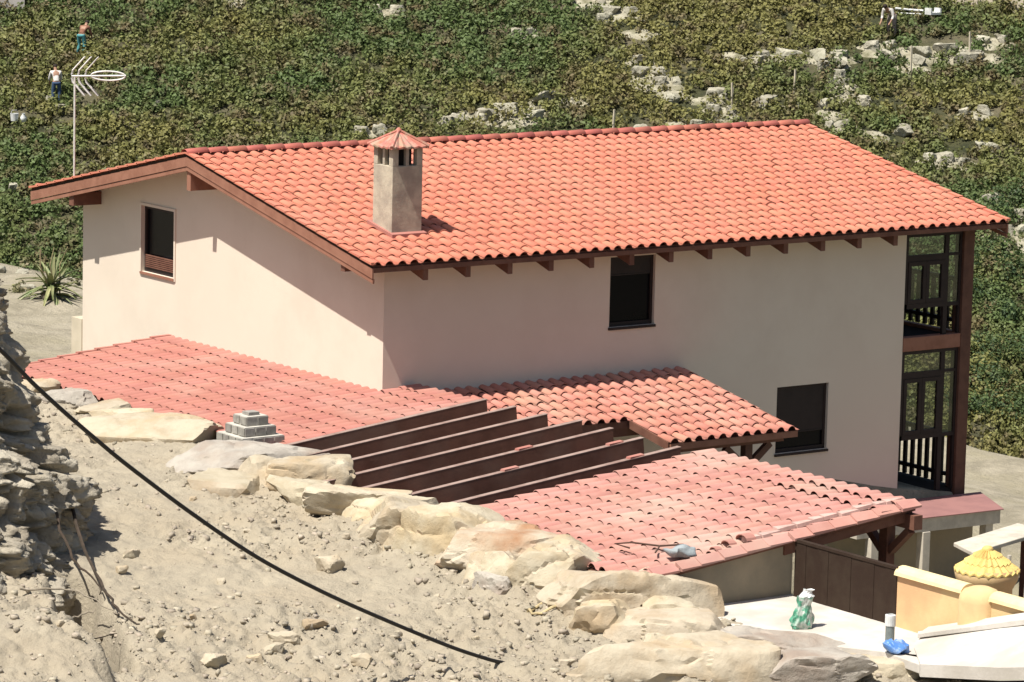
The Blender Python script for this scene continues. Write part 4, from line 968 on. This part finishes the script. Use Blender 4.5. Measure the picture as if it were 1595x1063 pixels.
for i, (x, y, w) in enumerate(RK):
    rr_ = random.Random(i); parts_ = [(0, 0, 1.)] if w < .8 else [(-.3, 0, .40), (.05, .1, .42), (.36, -.1, .3)] if w > 2 else [(-.25, 0, .5), (.28, .1, .42)] if w > 1.1 else [(0, 0, .8)]
    for (du, dv_, k) in parts_:
        px_ = x+(du*CY_+dv_*SY)*w; py_ = y+(-du*SY+dv_*CY_)*w; ww = w*k*rr_.uniform(.8, 1.15)
        o = boulder('field_rock', px_, py_, float(hill_z(px_, py_))+.10+.04*ww, ww, ww*.8, min(.5, .34+.25*ww), 700+ri, 'limestone', 4, rr_.uniform(-3,3), rough=1.6); ri += 1
        tag(o, 'pale limestone rock showing among the green scrub', 'rock', 'pale rocks among the scrub')
BP = [(61.5, 73.4, 1.61), (61.5, 72.2, 1.87), (61.8, 70.9, 1.33), (61.7, 69.6, 1.32), (62.5, 69.8, 1.06), (66.0, 72.5, 1.09), (66.6, 71.5, 1.63), (67.9, 71.1, 1.36), (68.6, 70.4, 1.36), (68.6, 68.7, 1.62), (67.6, 67.5, 1.07), (67.5, 66.6, 1.06), (70.8, 69.5, 1.91), (71.7, 69.2, 1.64), (72.9, 67.9, 1.64), (73.7, 67.1, 2.18), (74.8, 66.4, 1.37), (71.7, 67.4, 1.36), (76.1, 66.7, 1.65), (54.1, 73.2, 2.35), (55.2, 72.9, 2.09), (52.4, 73.9, 1.3), (56.5, 73.0, 1.31), (58.0, 72.4, 1.05), (64.2, 78.1, 2.22), (64.0, 76.0, 1.37), (64.3, 79.6, 1.67), (59.9, 78.7, 1.64), (65.0, 67.5, 1.06), (62.2, 67.9, 1.57), (59.0, 69.3, 1.3), (60.3, 68.8, 1.31), (67.5, 60.5, 1.55), (68.7, 60.7, 1.3), (65.9, 65.9, 1.32), (66.3, 63.6, 1.3), (66.2, 61.0, 1.55), (56.2, 83.9, 1.38), (51.1, 88.2, 1.11), (46.3, 89.3, 1.1), (65.3, 54.4, 1.99), (65.0, 53.3, 1.48), (63.8, 54.7, 0.99), (64.1, 65.7, 1.04)]
def patches():
    rgp = np.random.default_rng(77); Vs = []; Fs = []; base = 0; nr, na = 5, 26
    for (x, y, w) in [b for i_b, b in enumerate(BP) if i_b % 3]+[(a, b, c) for a, b, c in RK if c > .9]:
        a = np.linspace(0, 2*np.pi, na, endpoint=False); ph = rgp.uniform(0, 9)
        rad_ = w*.62*(1+.35*vn(np.cos(a)*1.6+ph, np.sin(a)*1.6, 0, 7)+.25*vn(np.cos(a)*4+ph, np.sin(a)*4, 0, 8))
        for k in range(nr):
            rr = rad_*(k+.001)/(nr-1); X = x+rr*np.cos(a)*CY_+rr*.55*np.sin(a)*SY; Y = y-rr*np.cos(a)*SY+rr*.55*np.sin(a)*CY_
            Vs.append(np.stack([X, Y, hill_z(X, Y)+.09-.13*(k == nr-1)+.05*vn(X*3, Y*3, 0, 19)], -1))
        for k in range(nr-1):
            for j in range(na): Fs.append((base+k*na+j, base+k*na+(j+1)%na, base+(k+1)*na+(j+1)%na, base+(k+1)*na+j))
        base += nr*na
    return np.concatenate(Vs), np.array(Fs)
V, F = patches(); tag(npmesh('bare_soil', V, F, 'bare_soil', smooth=True), 'pale bare soil streaks on the hillside', None, None, 'structure')
def leaves(cx, cy, cz, rad, hgt, nl, sz, seed):
    """leaf quads filling low bush volumes; arrays per bush"""
    rg = np.random.default_rng(seed); N = len(cx); idx = np.repeat(np.arange(N), nl); n = len(idx)
    d = rg.normal(size=(n,3)); d /= np.linalg.norm(d, axis=1)[:,None]; d[:,2] = np.abs(d[:,2]); rr = rg.uniform(.25, 1, n)**.45
    lob = 1+.28*np.sin(np.arctan2(d[:,1], d[:,0])*3+idx*1.7)+.18*np.sin(np.arctan2(d[:,1], d[:,0])*7+idx)
    P = np.stack([cx[idx]+d[:,0]*rr*rad[idx]*lob, cy[idx]+d[:,1]*rr*rad[idx]*lob, cz[idx]+.04+d[:,2]*rr*hgt[idx]*(.8+.2*lob)], -1)
    out = np.stack([d[:,0]*1.3, d[:,1]*1.3, d[:,2]+.15], -1)+rg.normal(size=(n,3))*.60; out /= np.linalg.norm(out, axis=1)[:,None]
    w = rg.normal(size=(n,3)); u = np.cross(out, w); u /= np.linalg.norm(u, axis=1)[:,None]; v = np.cross(out, u); v /= np.linalg.norm(v, axis=1)[:,None]
    s = (sz[idx] if hasattr(sz, '__len__') else sz)*rg.uniform(.6, 1.4, n)
    a = u*s[:,None]*.5; b = v*s[:,None]*.34
    V = np.stack([P-a, P+b-a*.1, P+a, P-b-a*.1], 1).reshape(-1,3)
    return V, np.arange(n*4).reshape(-1,4)
rg = np.random.default_rng(99)
N0 = 34000
f_ = rg.uniform(117, 190, N0); s_ = rg.uniform(-1,1,N0)*(f_*.1341*1.5+2)
bx = CAM.x+f_*SY+s_*CY_; by = CAM.y+f_*CY_-s_*SY
clump = vn(bx*.30, by*.30, 0, 61); ok = np.ones(N0, bool)
dens = .93+.35*np.minimum(clump, 0)+.2*vn(bx*.9, by*.9, 0, 62)
rocky = np.exp(-((f_-156-.10*s_)/6)**2)*sst(-4, 6, s_)
dens = dens-.22*rocky
ok &= rg.uniform(0,1,N0) < dens
mind = np.full(N0, 9.)
for x, y, w in RK+BP:
    # keep the camera-near side of each rock open
    dd = np.hypot((bx-x)*CY_-(by-y)*SY, 1.5*((bx-x)*SY+(by-y)*CY_))-w*.5; mind = np.minimum(mind, dd)
ok &= (mind > -.02) | (rg.uniform(0,1,N0) < .16)
bx, by, f_ = bx[ok], by[ok], f_[ok]; n = len(bx)
big = vn(bx*.22, by*.22, 0, 71)
rad = rg.uniform(.22,.56,n)*(1+.5*np.maximum(big, 0)); hg = rg.uniform(.25,.75,n)*(1+.7*np.maximum(big-.1, 0))
near = f_ < 142
bz = hill_z(bx, by)
V1, F1 = leaves(bx[~near], by[~near], bz[~near], rad[~near], hg[~near], 60, .155, 1)
V2, F2 = leaves(bx[near], by[near], bz[near], rad[near], hg[near], 80, .14, 2)
V = np.concatenate([V1, V2]); F = np.concatenate([F1, F2+len(V1)])
tag(npmesh('scrub', V, F, 'scrub_leaf'), 'green and olive low scrub covering the field', 'scrub', None, 'stuff')
print('scrub faces', len(F), 'bushes', n)

# larger individual bushes behind the house and at its right
def make_bush(seed, r=1., h=1., nl=1500):
    t = thing('bush', (0,0,0), 'bush', 'bush'); rgb = np.random.default_rng(seed); k = 7
    cx = rgb.normal(0,.38*r,k); cy = rgb.normal(0,.38*r,k)
    V, F = leaves(cx, cy, np.full(k,.08*h), rgb.uniform(.45,.75,k)*r, rgb.uniform(.6,1.,k)*h, nl//k, .095, seed)
    npmesh('foliage', V, F, 'bush_leaf', t)
    mb = MB()
    for i in range(6): mb.tube([(0,0,-.1),(cx[i]*.5,cy[i]*.5,.25*h),(cx[i],cy[i],.6*h)], [.03,.02,.008], 5)
    mb.build('stems', 'bark', t); return t
protos = [make_bush(s, 1, 1) for s in (11, 12, 13)]
BS = [(14.4,39.4,1.3,1.1),(15.6,40.8,1.2,1.0),(13.2,38.6,1.0,.8),(17.2,41.5,1.1,.9),(12.0,37.2,.8,.6),(62.8,53.0,1.1,1.1),(63.2,51.6,1.0,1.1),(60.7,51.0,1.2,1.1),(60.8,49.7,.9,.9),(59.5,47.3,1.2,1.2),(58.3,48.1,1.0,1.0),(57.5,46.0,1.1,1.1),(55.7,45.6,1.0,.9),(56.8,44.4,1.2,1.1),(65.4,55.5,.9,.8),(67.1,55.6,1.2,1.2)]
for i, (x, y, r, h) in enumerate(BS):
    if i < 3: t = protos[i]
    else:
        src = protos[i % 3]; t = src.copy(); col.objects.link(t)
        for ch_ in list(src.children): c = ch_.copy(); col.objects.link(c); c.parent = t
    t.location = (x, y, float(yard_z(x, y)) if i < 5 else float(hill_z(x, y))); t.scale = (r, r, h); t.rotation_euler.z = i*1.3
    t['label'] = 'dark green bush behind the left end of the house' if i < 5 else 'green bush growing beyond the right end of the house'
    t['group'] = 'bushes left behind the house' if i < 5 else 'bushes beyond the right end of the house'

def weeds(n_, seed):
    rw = np.random.default_rng(seed); x = np.concatenate([rw.uniform(2, 16, n_), rw.uniform(14.5, 30, n_)]); y = np.concatenate([rw.uniform(15, 42, n_), rw.uniform(-6, 30, n_)])
    k = vn(x*.35, y*.35, 0, 15)+.4*rw.uniform(-1, 1, 2*n_)+np.where(x < 16, (y-28)*.05, (x-25)*.10) > .30
    x, y = x[k], y[k]; n = len(x)
    return leaves(x, y, yard_z(x, y)-.03, rw.uniform(.10,.42,n), rw.uniform(.10,.38,n), 34, .10, seed)
V, F = weeds(420, 5); tag(npmesh('weeds', V, F, 'weed_leaf'), 'dry green weeds dotted over the bare ground behind the house', 'weeds', None, 'stuff')
V, F = None, None
# yucca beside the left corner
YX, YY = 6.25, 22.75
yu = thing('yucca', (YX, YY, .85), 'spiky pale green yucca with long drooping leaves left of the house corner', 'yucca')
mb = MB(); rgy = random.Random(4)
for k in range(60):
    a = k*2.399; el = rgy.uniform(-.25, 1.35); L_ = rgy.uniform(.65, 1.1); hgt = rgy.choice((.35,.5,.62)) ; w = .055
    d = Vector((math.cos(a)*math.cos(el), math.sin(a)*math.cos(el), math.sin(el))); sd = Vector((-math.sin(a), math.cos(a), 0))
    p = Vector((YX, YY, .85+hgt)); vs = []
    for j in range(6):
        t = j/5; q = p+d*L_*t-Vector((0,0,.38*t*t*L_*math.cos(el))); ww = w*(1-t)**.6*(.7+.6*t*(1-t)*2)+.003; vs += [q+sd*ww+Vector((0,0,.012)), q-Vector((0,0,.01)), q-sd*ww+Vector((0,0,.012))]
    mb.add(vs, [(j*3+e_, j*3+e_+1, j*3+e_+4, j*3+e_+3) for j in range(5) for e_ in (0,1)])
mb.build('leaves', 'yucca', yu)
MB().tube([(YX,YY,.6),(YX-.02,YY,1.2),(YX,YY,1.55)], [.08,.075,.05], 8).build('trunk', 'bark', yu)
mb = MB()
for k in range(3): mb.tube([(YX+.1*k,YY,1.2),(YX-.3+.25*k,YY,1.9),(YX-.3+.35*k,YY,2.3)], [.02,.016,.01], 5)
mb.build('flower_stalks', 'dry_leaf', yu)

# people
def skin_mesh(name, verts, edges, m, parent=None, sub=2):
    me = bpy.data.meshes.new(name); me.from_pydata([v[:3] for v in verts], edges, []); me.materials.append(MT[m])
    o = bpy.data.objects.new(name, me); col.objects.link(o)
    if parent: o.parent = parent
    me.skin_vertices or None
    md = o.modifiers.new('skin', 'SKIN'); md.use_smooth_shade = True
    if not me.skin_vertices:
        bm = bmesh.new(); bm.from_mesh(me); bm.verts.layers.skin.verify(); bm.to_mesh(me); bm.free()
    for sv, v in zip(me.skin_vertices[0].data, verts): sv.radius = (v[3], v[4] if len(v) > 4 else v[3])
    me.skin_vertices[0].data[0].use_root = True
    sb = o.modifiers.new('sub', 'SUBSURF'); sb.levels = sub; sb.render_levels = sub
    return o
def person(loc, rz, label, shirt, trousers, bend, hat=None, pose=0):
    t = thing('person', loc, label, 'person'); t.rotation_euler.z = rz
    c, s = math.cos(bend), math.sin(bend); H0 = .86
    def tp(f, u, sdv=0): return (sdv, f*c+u*s, H0+u*c-f*s)       # torso frame bent forward (+y)
    pelvis = (0,0,H0); waist = tp(0,.15); chest = tp(.0,.36); neck = tp(.02,.52); 
    ang = bend*.75
    hd = (0, neck[1]+.12*math.sin(ang)+.02, neck[2]+.13*math.cos(ang)); ht = (0, hd[1]+.10*math.sin(ang), hd[2]+.10*math.cos(ang))
    V = [(*pelvis,.125,.10),(*waist,.115,.09),(*chest,.145,.10),(*neck,.055),(*hd,.085,.095),(*ht,.07)]; E = [(0,1),(1,2),(2,3),(3,4),(4,5)]
    arms = []; legs = []
    for sg in (-1,1):
        sh = tp(0,.44,.19*sg); 
        el = (sg*.24, sh[1]+(.10 if bend < 1 else -.02), sh[2]-.27); wr = (sg*.20, el[1]+.17, el[2]-.18 if bend < .8 else el[2]-.22)
        i = len(V); V += [(*sh,.055),(*el,.042),(*wr,.03),(wr[0],wr[1]+.05,wr[2]-.04,.034,.022),(wr[0]*.96,wr[1]+.11,wr[2]-.09,.022,.014)]; E += [(2,i),(i,i+1),(i+1,i+2),(i+2,i+3),(i+3,i+4)]; arms.append((sh,el,wr))
        j = len(V); V += [(wr[0]-.03*sg,wr[1]+.075,wr[2]-.02,.012)]; E += [(i+3,j)]
        hp = (sg*.10,0,H0-.05); kn = (sg*.13,.09*(1 if bend > .5 else .3),.46); an = (sg*.14,-.02,.09); ft = (sg*.16,.12,.035)
        i = len(V); V += [(*hp,.09),(*kn,.062),(*an,.042),(*ft,.04,.03)]; E += [(0,i),(i,i+1),(i+1,i+2),(i+2,i+3)]; legs.append((hp,kn,an))
    body = skin_mesh('body', V, E, 'skin', t)
    V = [(*waist,.135,.108),(*chest,.162,.118),(*tp(.01,.49),.075)]; E = [(0,1),(1,2)]
    lo_ = tp(0,.02); V.append((*lo_,.138,.112)); E.append((0,3))
    for sh, el, wr in arms:
        i = len(V); m_ = tuple((a+b)/2 for a, b in zip(el, wr)); V += [(*sh,.070),(*el,.056),(*m_,.045)]; E += [(1,i),(i,i+1),(i+1,i+2)]
    skin_mesh('shirt', V, E, shirt, t)
    V = [(0,0,H0+.03,.137,.115)]; E = []
    for hp, kn, an in legs: i = len(V); V += [(*hp,.105),(*kn,.078),(*an,.062)]; E += [(0,i),(i,i+1),(i+1,i+2)]
    skin_mesh('trousers', V, E, trousers, t)
    hv = Vector(hd)+(Vector(ht)-Vector(hd))*.55
    bm = ico(2, (.095,.105,.085), hv); bmobj('hair', bm, 'hair', t).matrix_parent_inverse = Matrix.Identity(4)
    if hat:
        o = MB().lathe([(.001,.13),(.08,.12),(.10,.03),(.19,.0),(.18,-.008),(.09,.015)], (0,0), 18).build('hat', hat, None, smooth=True); o.parent = t; o.location = hv; o.rotation_euler.x = -ang
    return t
gz = lambda x, y: float(hill_z(float(x), float(y)))
P1 = person((40.1,83.8,gz(40.1,83.8)+.05), R(-20), 'person in a white shirt and blue trousers stooping in the field left of the antenna', 'white_shirt', 'blue_trousers', .45); P1.scale = (1.0,)*3
P2 = person((43.3,87.5,gz(43.3,87.5)+.05), R(-60), 'person in a brown top and turquoise trousers bending in the field at the upper left', 'brown_shirt', 'teal_trousers', .8)
P3 = person((72.9,70.1,gz(72.9,70.1)+.1), R(110), 'person in a white shirt bent low over the plants at the upper right', 'white_shirt', 'grey_trousers', 1.1); P3.scale = (1.1,)*3

# stakes, pipe, crate, boxes in the field
for i, (x, y, h, lb) in enumerate([(71.3,67.0,1.3,'pale wooden stake standing before the white limestone at upper right'),(74.2,66.6,1.3,'slim wooden stake right of the limestone ledge'),(57.5,69.3,1.2,'thin stake just behind the middle of the roof ridge'),(66.0,68.2,1.1,'thin stake above the right half of the roof ridge'),(63.3,68.9,1.,'thin leaning stake in the scrub above the ridge')]):
    z = gz(x, y); tag(MB().bar((x,y,z-.1),(x+random.uniform(-.05,.05),y,z+h),.06,.06,(0,1,0)).tube([(x,y,z+h*.5),(x+.02,y,z+h*.8)],.035,6).build('stake', 'annex_plaster'), lb, 'stake', 'wooden stakes in the field')
z = gz(74.5,71.0)
tag(MB().tube([(74.1,71.3,z+.55),(74.6,71.0,z+.50),(75.0,70.5,z+.48)], .05, 8).tube([(74.1,71.1,z+.36),(74.9,70.5,z+.33)], .035, 8).build('white_pipes', 'plastic_white'), 'white pipes lying beside the bent person at the upper right', 'pipe')
cr = thing('crate', (75.3,70.2,z), 'white open crate at the end of the white pipes', 'crate')
MB().box((74.95,69.95,z+.34),(75.55,70.35,z+.44)).build('base', 'plastic_white', cr)
MB().box((74.95,69.95,z+.442),(75.02,70.35,z+.62)).build('side', 'plastic_white', cr); MB().box((75.48,69.95,z+.442),(75.55,70.35,z+.62)).build('side', 'plastic_white', cr)
z = gz(37.7,82.9)+.2
bk = thing('bucket', (37.7,82.9,z), 'white bucket standing among the plants at the far left', 'bucket')
MB().lathe([(.001,z+.25),(.14,z+.25),(.17,z+.55),(.155,z+.55),(.13,z+.27)], (37.7,82.9), 16).build('shell', 'plastic_white', bk, smooth=False)
MB().tube([(37.53,82.9,z+.54),(37.6,82.9,z+.68),(37.8,82.9,z+.68),(37.87,82.9,z+.54)], .01, 5).build('handle', 'steel', bk)
sk = thing('cloth_sack', (38.0,82.7,z), 'small pale sack beside the white bucket', 'sack')
MB().lathe([(.001,z+.2),(.11,z+.22),(.13,z+.4),(.05,z+.52),(.07,z+.56)], (38.0,82.7), 12).build('sack_cloth', 'plastic_white', sk, smooth=True)
# pale wall beyond the field at both top corners

def far_wall(lb, p, q, th, h, z):
    p, q = Vector(p), Vector(q); d = (q-p).normalized(); n_ = Vector((-d.y, d.x))*th
    c = [(p.x,p.y),(q.x,q.y),(q.x+n_.x,q.y+n_.y),(p.x+n_.x,p.y+n_.y)]
    tag(MB().prism(c, z, z+h).build('field_wall', 'annex_plaster' if 'right' in lb else 'concrete'), lb, 'wall')
far_wall('pale wall beyond the field at the upper right', (77.2,71.2), (80.5,67.2), .5, 3.4, 2.6)
far_wall('pale grey wall beyond the field at the upper left corner', (40.0,94.2), (43.4,92.6), .5, 2.5, 1.7)
